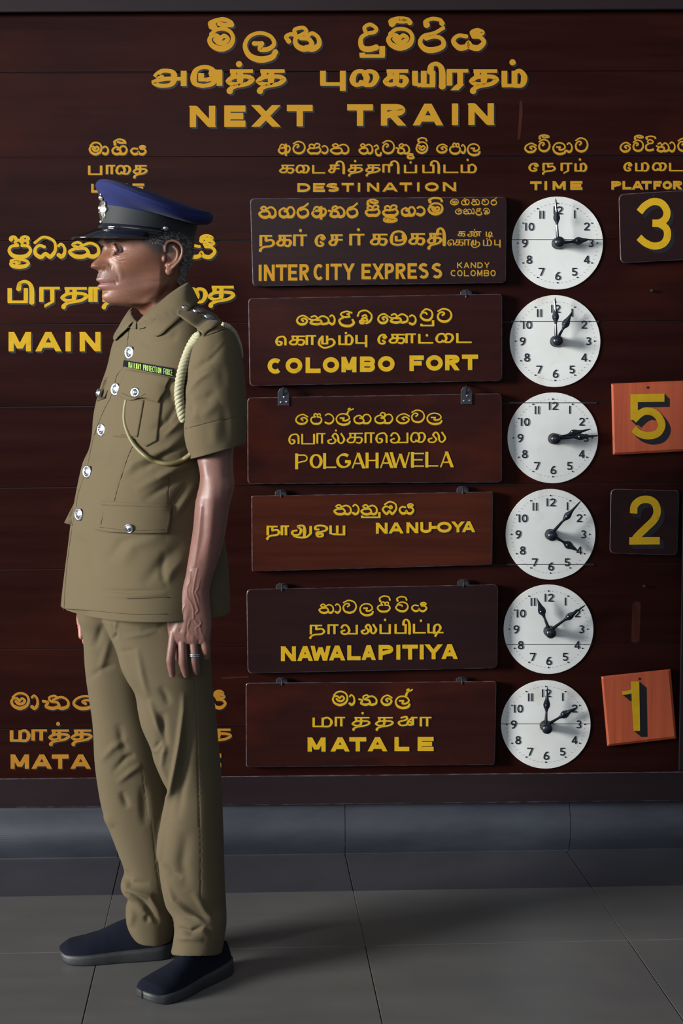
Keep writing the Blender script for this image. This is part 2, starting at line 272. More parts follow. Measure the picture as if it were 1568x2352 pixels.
# curved scripts: every stroke is points in a 0-100 box ("!" = straight corners)
GL = {k: [[tuple(float(q) for q in p.split(',')) for p in st.strip('!').split()] + ([('!',)] if st.startswith('!') else []) for st in s.split('/')] for k, s in {
 'ma': '8,26 30,4 62,0 90,16 100,50 86,84 50,100 15,86 0,58 10,36 32,34 46,50/46,50 62,34 78,50 62,70 38,68 26,54',
 'aa': '0,14 35,0 82,18 100,52 82,86 40,100 0,88',
 'va': '2,18 40,0 84,14 100,52 82,88 46,100 10,86 0,54 16,30 38,26 48,38 34,50',
 'ya': '42,32 16,28 0,60 18,98 42,94 50,72 58,94 82,100 100,66 88,38 66,34/66,34 60,8 78,-6 96,6 90,20 72,14',
 'la': '30,44 56,44/56,44 50,68 76,68 96,46 84,14 50,0 16,14 0,52 14,94 50,112 88,102 100,80',
 'nga': '8,62 0,40 14,26 30,34/30,34 26,4 52,-6 62,14 44,32 28,52 34,86 58,100 78,80 70,52 46,46/62,40 80,22 98,44 100,80 82,100 62,96',
 'da': '34,34 22,8 52,-6 84,10 76,26 34,34 4,54 8,90 42,100 84,92',
 'u': '!0,112 0,126 100,126 100,84',
 'ra': '96,-22 60,6 16,22 0,60 22,96 60,100 96,78 92,40 62,26 26,36',
 'ga': '52,38 30,18 4,44 8,86 34,100 58,82 52,52 36,46/52,44 62,14 86,12 100,52 86,94 60,98',
 'a': '30,46 12,34 26,8 48,16 48,38 14,46 0,70 22,98 50,94 62,66/!64,0 64,124/50,46 84,22 100,50 86,84 62,90',
 'na': '22,34 10,18 26,2 40,14 36,32 0,64 16,96 46,100 64,78 54,46 26,46/36,32 70,8 96,30 100,76 84,100 62,92',
 'tha': '0,44 18,54 12,86 38,100 62,84 56,54 30,44 24,16 44,2 56,16/40,34 72,12 98,40 98,84 76,100 58,92',
 'sa': '44,46 18,46 2,70 20,98 50,98 80,98 100,68 86,38 64,44/18,46 14,18 34,6 50,24 50,46/50,24 66,0 92,8 86,38',
 'pa': '40,30 10,36 0,66 24,98 76,98 100,66 90,36 60,30/40,30 28,10 44,-4 60,10/60,30 64,4 84,0 88,16',
 'ha': '52,40 30,18 4,44 8,86 34,100 58,82 52,52 36,46/30,18 40,-8 58,0 54,22/52,44 66,14 88,12 100,52 86,94 60,98',
 'ka': '0,42 20,54 42,38 30,8 12,20/20,54 8,86 38,100 62,86 60,58 38,54/42,38 70,10 98,38 98,84 72,98 60,90',
 'ta_': '12,26 44,0 88,16 100,58 76,98 30,98 0,66 12,36 40,32 52,44',
 'ha_': '86,8 50,-4 12,18 34,44 72,42/34,44 2,72 22,112 70,120 100,96 92,68/56,20 70,14 66,28',
 'mba': '2,40 16,6 60,-6 100,30 94,78 62,100 44,80 20,84 24,100 48,98 70,74 52,56 32,66/36,42 56,32 66,48 50,58',
 'dha': '0,18 42,-14 92,8 100,60 76,98 52,82 30,100 4,84 2,54 22,34 46,42',
 'o': '16,22 52,0 94,18 100,60 72,100 50,78 28,100 0,66 14,42 34,40/48,46 60,34 70,48 56,56',
 'ke': '100,28 60,4 16,24 0,64 28,98 74,96 98,62 70,36 44,48 58,64',
 'cap': '6,100 0,46 40,0 88,20 100,76',
 'loop': '0,100 0,30 50,-10 100,30 96,60 60,66 30,50',
 'flag': '0,100 16,56 34,44 14,14 44,0 58,28 100,8',
 'arc': '0,0 12,60 50,100 90,60 100,0',
 'ae': '0,14 40,4 60,34 20,52 40,96 90,100 100,80',
 'T.pa': '!0,0 0,100 100,100 100,0', 'T.pu': '!0,0 0,90 100,90 100,0/!100,80 100,136',
 'T.ma': '!0,0 0,100 52,100 52,0/52,16 78,0 100,30 100,72 86,100 52,100',
 'T.aa': '!0,100 0,0 100,0/!66,0 66,100', 'T.ra': '!0,100 0,0 100,0/!66,0 66,92 30,132',
 'T.tha': '!18,2 96,2/!52,2 52,56/52,52 46,84 18,90 2,70 20,44 62,38 94,44 100,66 78,90 32,104 10,122 6,136/!22,2 22,42',
 'T.ka': '!18,2 100,2/!54,2 54,60/54,56 44,88 14,92 2,70 22,44 60,42 92,44 100,70 86,98 64,94/!22,2 22,44',
 'T.na': '!2,100 2,2 78,2/!42,2 42,46/42,46 84,40 100,70 80,96 30,104 6,120 -2,138',
 'T.a': '26,44 8,30 28,0 60,8 62,48 30,56 0,76 18,100 54,94 68,56/!68,54 96,54/!97,0 97,104',
 'T.du': '!34,16 34,60 62,60/62,60 84,48 84,16/34,100 6,86 0,40 14,-8 50,-26 84,-10 100,40 84,88 44,102',
 'T.ai': '44,88 12,94 0,58 14,10 44,6 60,46 50,90 36,78/52,26 66,4 92,12 100,50 84,92 58,96',
 'T.ya': '!0,0 0,86 30,100 50,84 50,0/!50,100 100,100 100,0',
 'T.i': '0,4 10,-36 50,-48 84,-26 96,20 96,102', 'T.I': '!0,4 100,4/!96,4 96,102',
 'T.e': '!100,100 100,24/100,30 76,2 20,14 0,60 18,96 50,92 54,64 30,58',
 'T.ee': '92,26 66,0 20,14 0,54 16,94 60,100 74,80 50,66/92,26 74,42 60,28',
 'T.ca': '!16,2 100,2/!58,2 58,60/58,56 44,90 14,94 0,70 22,46/!22,46 100,46/!22,2 22,46',
 'T.ta': '!0,0 0,100 100,100', 'T.ti': '!0,0 0,100 100,100/40,100 44,30 70,10 86,50 60,110 50,136',
 'T.zhu': '!18,0 18,90 50,90 50,0/50,48 84,40 100,78 80,116 30,136 -4,100 0,44 12,20',
 'T.la': '22,60 4,72 10,98 36,98 48,68 30,28 46,0 62,30 66,82 84,98 100,58 82,4',
 'T.va': '22,60 4,72 10,98 38,98 52,60 38,10 14,6 4,30/!44,98 100,98 100,0',
 'T.lla': '16,14 42,0 44,34 4,60 12,98 44,94 56,50 78,12/!78,12 100,12/!80,12 80,98/60,60 74,66 70,96 54,90',
 'T.nu': '26,50 6,60 8,96 38,96 50,44 34,4 62,0 70,54 66,112/!100,0 100,84/100,84 76,124 36,126 14,112/!66,4 66,96',
 'T.o': '30,42 6,40 8,8 50,-2 92,14 92,48 52,68 18,74 24,118 58,116 60,90 28,92',
 'T.nn': '20,50 4,66 10,98 30,94 34,40 20,6 44,4 52,50 48,96 68,96 72,40 58,4 84,2/!84,2 100,2/!88,2 88,98',
}.items()}
class Text:
    """paint lying on a plane; input is photo pixels, to_world maps them on the plane"""
    def __init__(s, plane, shadow=(3, 3), lift=.0006):
        s.mb = MB(); s.plane = plane; s.sh = shadow; s.lift = lift; s.n = 0
    def strip(s, pts, wd, mi, off, lift, taper=False):
        n = len(pts)
        if n < 2: return
        wd = wd if hasattr(wd, '__len__') else [wd]*n; L = []; Rr = []
        closed = (pts[0][0]-pts[-1][0])**2+(pts[0][1]-pts[-1][1])**2 < .01
        for i in range(n):
            a = pts[i-1] if i else (pts[-2] if closed else None); b = pts[i]; c = pts[i+1] if i < n-1 else (pts[1] if closed else None)
            d1 = None if a is None else Vector((b[0]-a[0], b[1]-a[1])); d2 = None if c is None else Vector((c[0]-b[0], c[1]-b[1]))
            if d1 is not None and d1.length < 1e-6: d1 = None
            if d2 is not None and d2.length < 1e-6: d2 = None
            if d1 is None and d2 is None: continue
            if d1 is None or d2 is None:
                d = (d1 or d2).normalized(); nn = Vector((-d.y, d.x)); h = wd[i]/2
                if n == 2:                              # square-cut ends of straight strokes
                    if abs(d.x) > 1.3*abs(d.y): nn = Vector((0, 1 if nn.y > 0 else -1)); h = h/max(abs(d.x), .5)
                    else: nn = Vector((1 if nn.x > 0 else -1, 0)); h = h/max(abs(d.y), .5)
                L.append((b[0]+nn.x*h, b[1]+nn.y*h)); Rr.append((b[0]-nn.x*h, b[1]-nn.y*h)); continue
            d1.normalize(); d2.normalize(); m = Vector((-(d1.y+d2.y), d1.x+d2.x))
            if m.length < 1e-3: m = Vector((-d1.y, d1.x))
            m.normalize(); k = max(m.dot(Vector((-d1.y, d1.x))), .45); h = wd[i]/2/k
            L.append((b[0]+m.x*h, b[1]+m.y*h)); Rr.append((b[0]-m.x*h, b[1]-m.y*h))
        n = len(L); s.mb.mi = mi; pt = s.plane
        s.mb.add([pt(x+off[0], y+off[1], lift) for x, y in L]+[pt(x+off[0], y+off[1], lift) for x, y in Rr], [(i, i+1, n+i+1, n+i) for i in range(n-1)])
    def stroke(s, pts, wd, ends=False):
        s.n += 1; e = (s.n % 40)*.000012
        if s.sh: s.strip(pts, wd, 1, s.sh, s.lift+e)
        if s.sh: s.strip(pts, wd, 1, (s.sh[0]/2, s.sh[1]/2), s.lift+.0003+e)
        s.strip(pts, wd, 0, (0, 0), s.lift+.0009+e)
        if ends:
            w0 = wd if not hasattr(wd, '__len__') else None
            for p, w in ((pts[0], w0 or wd[0]), (pts[-1], w0 or wd[-1])): s.dot(p[0], p[1], w*.56)
    def dot(s, x, y, r):
        s.n += 1; e = (s.n % 40)*.000012
        for mi, off, l in (((1, s.sh, s.lift),) if s.sh else ())+((0, (0, 0), s.lift+.0009),):
            s.mb.mi = mi; s.mb.add([s.plane(x+off[0]+r*math.cos(k*math.pi/5), y+off[1]+r*math.sin(k*math.pi/5), l+e) for k in range(10)], [tuple(range(10))])
    def lat(s, ch, x0, x1, y0, y1, w, contrast=0):
        if ch == ' ': return
        W = max(x1-x0, 1e-3); H = y1-y0; wx = w
        if ch in 'I1' : W = max(W, w*1.02)
        for k, st in enumerate(LAT[ch](min(w/2/W, .5), w/2/H)):
            pts = [(x0+p[0]*W, y0+p[1]*H) for p in st]
            ww = w
            if contrast:
                d = abs(pts[-1][0]-pts[0][0])/(abs(pts[-1][1]-pts[0][1])+1e-3)
                thin = d > 1.3 or (ch in 'AW' and k % 2 == 0) or (ch in 'H' and k == 1 and False) or (ch not in 'AWMNH' and k > 0)
                if ch == 'A': thin = k != 1
                if ch == 'W': thin = k % 2 == 1
                if ch == 'H': thin = k == 2
                if ch == 'O' or ch == 'G': ww = [w*(.45+.55*abs(math.sin(i/(len(pts)-1)*2*math.pi+math.pi/2))) for i in range(len(pts))]
                elif thin: ww = w*.45
            s.stroke(pts, ww)
    def glyph(s, g, x0, x1, y0, y1, w, tam=False):
        for st in GL[g]:
            straight = st[-1] == ('!',); st2 = st[:-1] if straight else st
            tam_ = g.startswith('T.')
            if straight:
                P = [(x0+p[0]/100*(x1-x0), y0+p[1]/100*(y1-y0)) for p in st2]
                for a, b in zip(P, P[1:]):
                    hor = abs(b[0]-a[0]) > abs(b[1]-a[1]); ww = w*(.68 if hor else 1.12)
                    if hor: e = w*.5*(1 if b[0] > a[0] else -1); a2 = (a[0]-e, a[1]); b2 = (b[0]+e, b[1])
                    else: a2, b2 = a, b
                    s.stroke([a2, b2], ww)
            else:
                P = [(p.x, p.y) for p in catmull([Vector((p[0], p[1], 0)) for p in st2], 5)]
                Q = [(x0+p[0]/100*(x1-x0), y0+p[1]/100*(y1-y0)) for p in P]; W = []
                for i, p in enumerate(P):
                    a = Q[max(i-1, 0)]; b = Q[min(i+1, len(Q)-1)]; d = math.hypot(b[0]-a[0], b[1]-a[1])+1e-6; tx = abs(b[0]-a[0])/d
                    yn = min(max(p[1]/100, 0), 1.1)
                    W.append(w*((.78+.5*(1-tx)) if tam_ else (.74+.42*yn*yn)))
                s.stroke(Q, W, True)
    def row(s, ox, oy, sc, w, y0, y1, items, dy=0, contrast=0, dots=''):
        """items 'glyph:x0-x1[,y0,y1]' in crop coordinates; dy = rise of y from first to last x"""
        its = []
        for t in items.split():
            p = t.split('|'); g = p[0]; v = [float(q) for q in p[1].split(',')]; its.append((g, v))
        xs = its[0][1][0]; xe = its[-1][1][1]
        for g, v in its:
            f = ((v[0]+v[1])/2-xs)/max(xe-xs, 1); a, b = (v[2], v[3]) if len(v) > 3 else (y0+dy*f, y1+dy*f)
            A = [ox+v[0]/sc, ox+v[1]/sc, oy+a/sc, oy+b/sc]
            if g in LAT: s.lat(g, *A, w, contrast)
            else: s.glyph(g, A[0]+w*.4, A[1]-w*.4, A[2]+w*.35, A[3]-w*.35, w)
        for t in dots.split():
            x, y = (float(q) for q in t.split(',')); s.dot(ox+x/sc, oy+y/sc, w*.62)
    def done(s, name, mats, parent, label=None):
        o = s.mb.build(name, mats, parent)
        if label: o['label'] = label
        return o
def plane_at(Y):
    def f(x, y, lift): return pxY(x, y, Y-lift)
    return f
# ================================================================ the indicator board
JL = [(29.3, 22.5), (167, 163.5), (362, 358.5), (554.5, 549.5), (746, 737), (935, 923), (1121, 1109), (1309, 1293.5), (1492, 1477), (1675.5, 1659.5), (1790, 1775)]
def jy(j, x): return JL[j][0]+(JL[j][1]-JL[j][0])*x/1568
def xr(y): return 1568+(1100-y)*.0165+2          # inner edge of the right-hand stile
def quad(px, Y): return [pxY(x, y, Y) for x, y in px]
def board():
    b = tag(empty('train_indicator_board', pxY(784, 1855, BY), 'wide dark plank board headed NEXT TRAIN in gold letters behind the officer', 'notice board'))
    for j in range(10):
        g = 1.0; xl = -420
        f = [(xl, jy(j, xl)+g), (xr(jy(j, 1568)), jy(j, 1568)+g), (xr(jy(j+1, 1568)), jy(j+1, 1568)-g), (xl, jy(j+1, xl)-g)]
        mb = MB(); mb.prism(quad(f, BY), quad(f, BY+.02), .0012); mb.build('plank', WOODB, b)
    mb = MB(); f = [(-430, 0), (1600, 0), (1590, 1800), (-430, 1810)]; mb.prism(quad(f, BY+.006), quad(f, BY+.03)); mb.build('backing', BLACKP, b)
    # frame: head rail, foot rail (with its small lipped edge), right stile
    mb = MB(); f = [(-430, -90), (1660, -100), (1660, 21.5), (-430, 31)]; mb.prism(quad(f, BY-.028), quad(f, BY+.06), .003); mb.build('frame_rail', FRAME, b)
    yl = lambda x: 1788-16*x/1568
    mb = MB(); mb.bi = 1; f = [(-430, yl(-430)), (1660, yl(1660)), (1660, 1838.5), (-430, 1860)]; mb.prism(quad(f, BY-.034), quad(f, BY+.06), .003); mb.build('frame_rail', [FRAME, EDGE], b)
    mb = MB(); f = [(1586, 21.5), (1660, 21.5), (1640, yl(1568)), (1557.5, yl(1568))]; mb.prism(quad(f, BY-.030), quad(f, BY+.06), .003); mb.build('frame_stile', FRAME, b)
    pl = plane_at(BY); M = [GOLD, BLACKP]; MO = [GOLDO, BLACKP]
    def T(label, fn, mats=M, sh=(3, 3)):
        t = Text(pl, sh); fn(t); t.done('lettering', mats, b, label)
    a = (320, 20, 1.7043)
    T('Sinhala heading', lambda t: (t.row(*a, 11.8, 75, 162, 'ma|266,374,72,164 loop|285,366,36,82 cap|270,368,36,76 la|405,540,88,195 nga|566,710,72,164 da|856,946,60,166 u|864,958,60,168 ma|966,1076,72,160 cap|976,1066,30,66 loop|985,1050,34,60 ra|1090,1200,84,168 cap|1112,1192,32,70 ya|1220,1356,80,160')), sh=(4, 4))
    T('Tamil heading', lambda t: t.row(*a, 12, 236, 308, 'T.a|50,185 T.du|204,306 T.I|296,322 T.tha|340,446 T.tha|458,570 T.pu|710,804 T.ai|826,934 T.ka|955,1050 T.ya|1070,1155 T.i|1130,1195 T.ra|1205,1285 T.tha|1292,1402 T.ma|1420,1512', dots='390,217 1460,210'), sh=(4, 4))
    T('English heading', lambda t: (t.row(*a, 14.5, 380, 464, 'N|197,297 E|332,415 X|442,548 T|577,678', dy=-4), t.row(*a, 14.5, 374, 459, 'T|813,914 R|945,1040 A|1072,1186 I|1222,1248 N|1287,1387', dy=-4)), sh=(4, 4))
    a = (180, 300, 7.84)
    T('line column heading', lambda t: (t.row(*a, 5.4, 200, 440, 'ma|185,432 aa|430,552,270,438 ga|590,888,250,438 loop|640,850,148,262 cap|630,860,145,250 ya|930,1228,266,438'),
        t.row(*a, 5.2, 616, 798, 'T.pa|178,425 T.aa|498,660 T.ai|672,942 T.tha|978,1236'), t.row(*a, 5.6, 960, 1118, 'L|230,400 I|455,515 N|600,888 E|972,1185', dy=-10)), sh=(2, 2))
    a = (600, 300, 2.9037)
    T('destination column heading', lambda t: (t.row(*a, 4.4, 82, 157, 'a|110,196 va|208,295,68,156 sa|303,400 aa|402,448,96,156 na|458,585 na|648,745 ae|748,802,90,168 va|805,890,62,156 tha|895,990 ha_|968,1020,150,184 ma|1028,1112,72,154 cap|1040,1106,44,76 ke|1165,1242,84,150 pa|1252,1330 aa|1330,1364,90,154 la|1370,1460,84,160'),
        t.row(*a, 4.6, 226, 287, 'T.ka|118,218 T.ai|230,320 T.ta|340,424 T.ca|447,520 T.i|495,556 T.tha|575,675 T.tha|692,792 T.aa|808,876 T.i|858,920 T.pa|952,1036 T.pa|1075,1152 T.i|1126,1190 T.ta|1215,1312 T.ma|1330,1432', dy=-5, dots='625,203 995,212 1375,195'),
        t.row(*a, 5.6, 350, 410, 'D|240,326 E|345,424 S|435,517 T|535,617 I|642,660 N|705,785 A|808,908 T|922,1004 I|1037,1055 O|1090,1182 N|1210,1298', dy=-6)), sh=(2, 2))
    a = (1180, 300, 4.0412)
    T('time column heading', lambda t: (t.row(*a, 4.6, 108, 205, 'ke|95,212 va|225,338,76,198 loop|232,328,36,78 la|356,486,106,212 aa|487,545 va|565,690,62,200'),
        t.row(*a, 4.8, 298, 380, 'T.ee|136,236 T.na|264,386 T.ra|434,540 T.ma|563,674', dots='612,268'), t.row(*a, 6.2, 470, 552, 'T|150,256 I|278,312 M|358,480 E|522,635', dy=-2)), sh=(2, 2))
    T('platform column heading', lambda t: (t.row(*a, 4.6, 100, 200, 'ke|980,1086 va|1100,1206,82,195 loop|1116,1202,40,82 da|1215,1310,84,190 cap|1220,1318,46,80 ka|1316,1442 aa|1440,1500 va|1515,1640,66,196'),
        t.row(*a, 4.8, 292, 378, 'T.ee|1018,1102 T.ma|1126,1250 T.ai|1282,1415 T.ta|1440,1590'), t.row(*a, 6.2, 468, 548, 'P|903,995 L|1006,1090 A|1093,1200 T|1183,1278 F|1293,1370 O|1378,1466 R|1475,1560', dy=-2)), sh=(2, 2))
    a = (0, 520, 2.8); g2 = [GOLDP, BLACKP]
    T('main line in Sinhala', lambda t: t.row(*a, 8.4, 92, 202, 'pa|50,205,84,202 cap|60,110,58,90 cap|130,190,58,90 va|60,192,205,268 dha|215,365,76,205 aa|368,426,105,202 na|440,642 ma|700,830 ga|900,1080 ya|1200,1390,90,204 loop|1285,1370,52,100'), g2, (3.5, 4))
    T('main line in Tamil', lambda t: t.row(*a, 9, 388, 494, 'T.pa|52,176 T.i|110,218 T.ra|256,382 T.tha|390,562 T.aa|572,640 T.na|660,790 T.pa|850,960 T.aa|1000,1130 T.ai|1180,1330,390,498 T.tha|1336,1506,380,486'), g2, (3.5, 4))
    T('main line in English', lambda t: t.row(*a, 12, 678, 804, 'M|55,200 A|230,392 I|420,456 N|512,646 L|900,980 I|1010,1040 N|1080,1190'), g2, (4, 4.5))
    a = (0, 1560, 2.8)
    T('faded branch line lettering', lambda t: (t.row(*a, 7, 98, 194, 'ma|66,192,84,194 aa|198,250 tha|270,446 ke|466,612 la|640,760 pa|1000,1130 ga|1180,1290 ya|1290,1456,98,190 loop|1375,1440,70,110'),
        t.row(*a, 7.5, 322, 402, 'T.ma|66,190 T.aa|205,300 T.tha|312,446 T.tha|456,590 T.lla|650,760 T.aa|900,1000 T.tha|1320,1486,316,400', dots='373,287'),
        t.row(*a, 9.5, 484, 576, 'M|68,186 A|205,332 T|333,441 A|455,582 L|640,720 E|760,860 L|1090,1150 N|1200,1320 E|1340,1422,478,566')), MO, (3, 3))
    for k, (x, y) in enumerate(((1494, 668), (1477, 1345))):
        mb = MB(); mb.lathe(pxY(x, y, BY), (0, -1, 0), [(.0022, 0), (.0022, .010), (.0042, .0105), (.0038, .012), (.0005, .0125)], 10); mb.build('nail', STEEL, b)
    for o_ in ([(1452, 1386), (1460, 1381), (1471, 1384), (1468, 1474), (1458, 1477), (1449, 1473)], [(1193, 232), (1199, 231), (1200, 262), (1194, 318), (1188, 322), (1191, 280)], [(508, 1556), (570, 1553), (572, 1556), (509, 1559)]):
        mb = MB(); mb.add([pxY(x, y, BY-.0003) for x, y in o_], [tuple(range(len(o_)))]); mb.build('scuff', SCUFF, b)
    return b
# ================================================================ hanging signs
def rounded(px, r, n=4):
    out = []
    for i, p in enumerate(px):
        a = Vector(px[i-1]); b = Vector(p); c = Vector(px[(i+1) % len(px)])
        u = (a-b).normalized(); v = (c-b).normalized()
        for k in range(n+1):
            t = k/n; p0 = b+u*r; p2 = b+v*r; out.append(tuple(p0*(1-t)**2+b*2*t*(1-t)+p2*t*t))
    return out
SF = BY-.030
def slab(name, px, m, r, Yf, Yb, parent, bev=.002):
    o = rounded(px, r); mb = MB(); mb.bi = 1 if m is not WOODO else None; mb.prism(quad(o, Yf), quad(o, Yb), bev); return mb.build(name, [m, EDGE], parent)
def bracket(parent, x, y, kind):
    mb = MB()
    if kind == 'strap':
        o = [(x-13, y+37)]+[(x-13+0, y+6), (x-8, y-3), (x, y-6), (x+8, y-3), (x+13, y+6)]+[(x+13, y+37)]
        mb.prism(quad(o, SF-.004), quad(o, SF+.0005), .0008); p = mb.build('hanger_plate', STEEL, parent)
        mb = MB()
        for dx, dy in ((2, 17), (-5, 29), (8, 28)):
            mb.lathe(pxY(x+dx, y+dy, SF-.0035), (0, -1, 0), [(.0042, 0), (.0038, .0012), (.002, .002), (.0004, .0021)], 12)
        mb.build('screw', SCREWM, p)
        mb = MB(); mb.tube([pxY(x-1, y+14, SF-.004), pxY(x, y+2, SF-.012), pxY(x+1, y-4, SF-.004), pxY(x+1, y-8, BY)], .0022, 8); mb.build('wire_hook', IRON, p)
    else:
        o = [(x-14, y+5), (x-13, y-7), (x-6, y-12), (x+5, y-12), (x+13, y-7), (x+14, y+5)]
        mb.prism(quad(o, SF+.012), quad(o, SF+.018), .0008); p = mb.build('hanger_plate', STEEL, parent)
        mb = MB(); mb.tube([pxY(x, y-9, BY), pxY(x, y-9, SF+.008), pxY(x+1, y-2, SF+.001), pxY(x, y+3, SF-.0015), pxY(x, y+6, SF-.001)], .0022, 8); mb.build('wire_hook', STEEL, p)
def sign(label, px, m, rows, r=10, hooks=(), mats=None, sh=(2, 2), grp=None):
    s = tag(empty('destination_sign', quad([((px[2][0]+px[3][0])/2, (px[2][1]+px[3][1])/2)], BY)[0], label, 'sign', 'hanging destination signs'))
    slab('panel', px, m, r, SF, BY-.0005, s)
    for k, fn in enumerate(rows):
        t = Text(plane_at(SF), sh); fn(t); t.done('lettering', mats or [GOLDP, BLACKP], s)
    for h in hooks: bracket(s, *h)
    return s
def signs():
    a = (570, 440, 2.5705)
    sm = lambda t, txt, x0, x1, y0, y1, w: [t.row(*a, w, y0, y1, f'{c}|{x0+(x1-x0)/len(txt)*(i+.1)},{x0+(x1-x0)/len(txt)*(i+.9)}') for i, c in enumerate(txt) if c != ' ']
    sign('topmost destination sign, reading INTERCITY EXPRESS with small KANDY COLOMBO beside it', [(574, 455.6), (1163, 452), (1161.5, 650), (580, 658)], WOODD, [
        lambda t: t.row(*a, 6, 82, 157, 'na|60,166 ga|176,278 ra|285,360 a|372,464 tha|470,572 ra|578,650 sa|686,780,76,146 loop|700,768,44,80 sa|788,888,76,148 va|795,882,150,182 ga|898,990,82,146 aa|993,1046,84,144 ma|1058,1152,64,138 cap|1062,1148,32,66', dy=-6),
        lambda t: (t.row(*a, 2.6, 42, 80, 'ma|1190,1242 ha|1255,1306 na|1315,1366 va|1376,1421 ra|1430,1468'), t.row(*a, 2.6, 98, 134, 'ke|1220,1262 ka|1265,1320 aa|1320,1336 ha_|1340,1380 mba|1385,1425')),
        lambda t: t.row(*a, 6, 256, 330, 'T.na|66,156 T.ka|165,255 T.aa|266,346 T.ee|394,460 T.ca|475,556 T.aa|598,684 T.ka|718,820 T.du|838,934 T.ka|945,1042 T.tha|1055,1142 T.i|1110,1164', dy=-14, dots='308,230 650,225'),
        lambda t: (t.row(*a, 2.6, 234, 266, 'T.ka|1235,1280 T.nn|1290,1375 T.ti|1402,1445', dots='1335,226'), t.row(*a, 2.6, 282, 320, 'T.e|1175,1214 T.ka|1216,1270 T.aa|1275,1312 T.zhu|1316,1368 T.ma|1386,1436 T.pu|1452,1488', dots='1408,278')),
        lambda t: (t.row(*a, 6.8, 432, 528, 'I|60,80 N|92,156 T|162,230 E|235,290 R|302,358 C|385,443 I|458,476 T|485,552 Y|558,628', dy=-8), t.row(*a, 6.8, 426, 518, 'E|668,724 X|733,800 P|806,860 R|870,928 E|940,995 S|1005,1064 S|1083,1144', dy=-5)),
        lambda t: (sm(t, 'KANDY', 1228, 1428, 418, 451, 2.4), sm(t, 'COLOMBO', 1190, 1464, 463, 500, 2.4)),
    ], hooks=[(680, 452, 'x')][:0], mats=[GOLD, BLACKP], sh=(2.2, 2.6))
    b = (560, 670, 2.6133)
    sign('destination sign reading COLOMBO FORT, second from the top', [(569.6, 685), (1153, 674.6), (1153, 875), (573, 887)], WOODS, [
        lambda t: t.row(*b, 5, 136, 200, 'ke|313,386 ka|386,512 aa|512,550 ha_|565,664,116,196 mba|676,770,112,192 ke|800,868,126,192 ka|868,986,124,190 aa|990,1036 ta_|1055,1136,100,174 u|1060,1140,104,188 va|1158,1250,98,184'),
        lambda t: t.row(*b, 5, 264, 327, 'T.e|190,254 T.ka|270,366 T.aa|372,432 T.zhu|450,548 T.ma|568,654 T.pu|670,738 T.ee|803,862 T.ka|868,966 T.aa|970,1030 T.ta|1047,1134 T.ai|1150,1258 T.ta|1275,1365', dy=-20, dots='612,248 1098,262'),
        lambda t: t.row(*b, 10, 400, 493, 'C|142,226 O|250,350 L|370,460 O|473,571 M|585,675 B|696,786 O|804,904 F|993,1079 O|1092,1193 R|1207,1293 T|1308,1405', dy=-24)], hooks=[(1070, 677, 'x')])
    c = (560, 890, 2.6133)
    sign('destination sign reading POLGAHAWELA, held by two three-screw hanger plates', [(567.7, 913), (1151.5, 903.4), (1152.5, 1108), (568.4, 1112)], WOODS, [
        lambda t: t.row(*c, 4, 156, 222, 'ke|308,386 pa|398,470 aa|485,542 la|550,640 flag|616,660,122,160 ga|655,766 ha|780,896 ke|912,996 va|1003,1086,132,212 la|1095,1190', dy=-6),
        lambda t: t.row(*c, 4, 276, 343, 'T.e|268,332 T.pa|345,425 T.aa|436,488 T.la|498,606 T.ka|615,712 T.aa|725,784 T.e|790,860 T.va|875,985 T.ai|998,1090 T.la|1100,1212', dy=-12, dots='552,258'),
        lambda t: t.row(*c, 7, 397, 491, 'P|307,388 O|394,472 L|475,554 G|553,642 A|642,728 H|730,808 A|812,896 W|874,1001 E|1002,1080 L|1088,1166 A|1172,1258', dy=-13, contrast=1)],
        hooks=[(651, 895, 'strap'), (1071, 892, 'strap')], sh=(1.6, 1.8))
    d = (560, 1110, 2.6133)
    sign('redder destination sign reading NANU-OYA on one line beside its Tamil name', [(577, 1138.7), (1132, 1129), (1130, 1297.5), (578, 1313)], WOODR, [
        lambda t: t.row(*d, 5, 124, 190, 'na|538,646 aa|650,694 na|700,802 u|704,818,110,190 o|828,918,106,188 ya|928,1022,122,186'),
        lambda t: (t.row(*d, 5.4, 254, 318, 'T.na|136,216 T.aa|222,270 T.nu|280,406 T.o|420,505 T.ya|514,606', dy=-6),
                   t.row(*d, 6.6, 238, 303, 'N|792,862 A|870,956 N|975,1046 U|1058,1126 -|1126,1156 O|1158,1246 Y|1246,1322 A|1310,1386', dy=-10))], r=4, hooks=[(645, 1136, 'x'), (1062, 1128, 'x')], sh=(2.4, 2.8))
    e = (560, 1330, 2.6133)
    sign('destination sign reading NAWALAPITIYA, second from the bottom', [(565.7, 1353), (1143.6, 1342), (1141.7, 1534.7), (568.4, 1547)], WOODD, [
        lambda t: t.row(*e, 4.2, 146, 206, 'na|448,540 aa|545,583 va|592,678,124,206 la|692,778,144,214 pa|798,880,136,198 cap|810,880,98,136 ta_|908,988,134,196 cap|914,980,102,134 ya|1003,1100,140,196'),
        lambda t: t.row(*e, 4.8, 274, 337, 'T.na|395,486 T.aa|503,566 T.va|578,682 T.la|700,798 T.pa|815,880 T.pa|905,975 T.i|952,1000 T.ta|1015,1090 T.ti|1102,1196', dy=-12, dots='847,245 1062,250'),
        lambda t: t.row(*e, 9.2, 404, 493, 'N|222,312 A|322,412 W|400,520 A|512,606 L|620,700 A|707,790 P|808,896 I|914,938 T|950,1044 I|1054,1079 Y|1086,1190 A|1187,1281', dy=-14)], r=12, hooks=[(647, 1351, 'x'), (1064, 1342, 'x')], sh=(1.5, 2))
    g = (560, 1550, 2.6133)
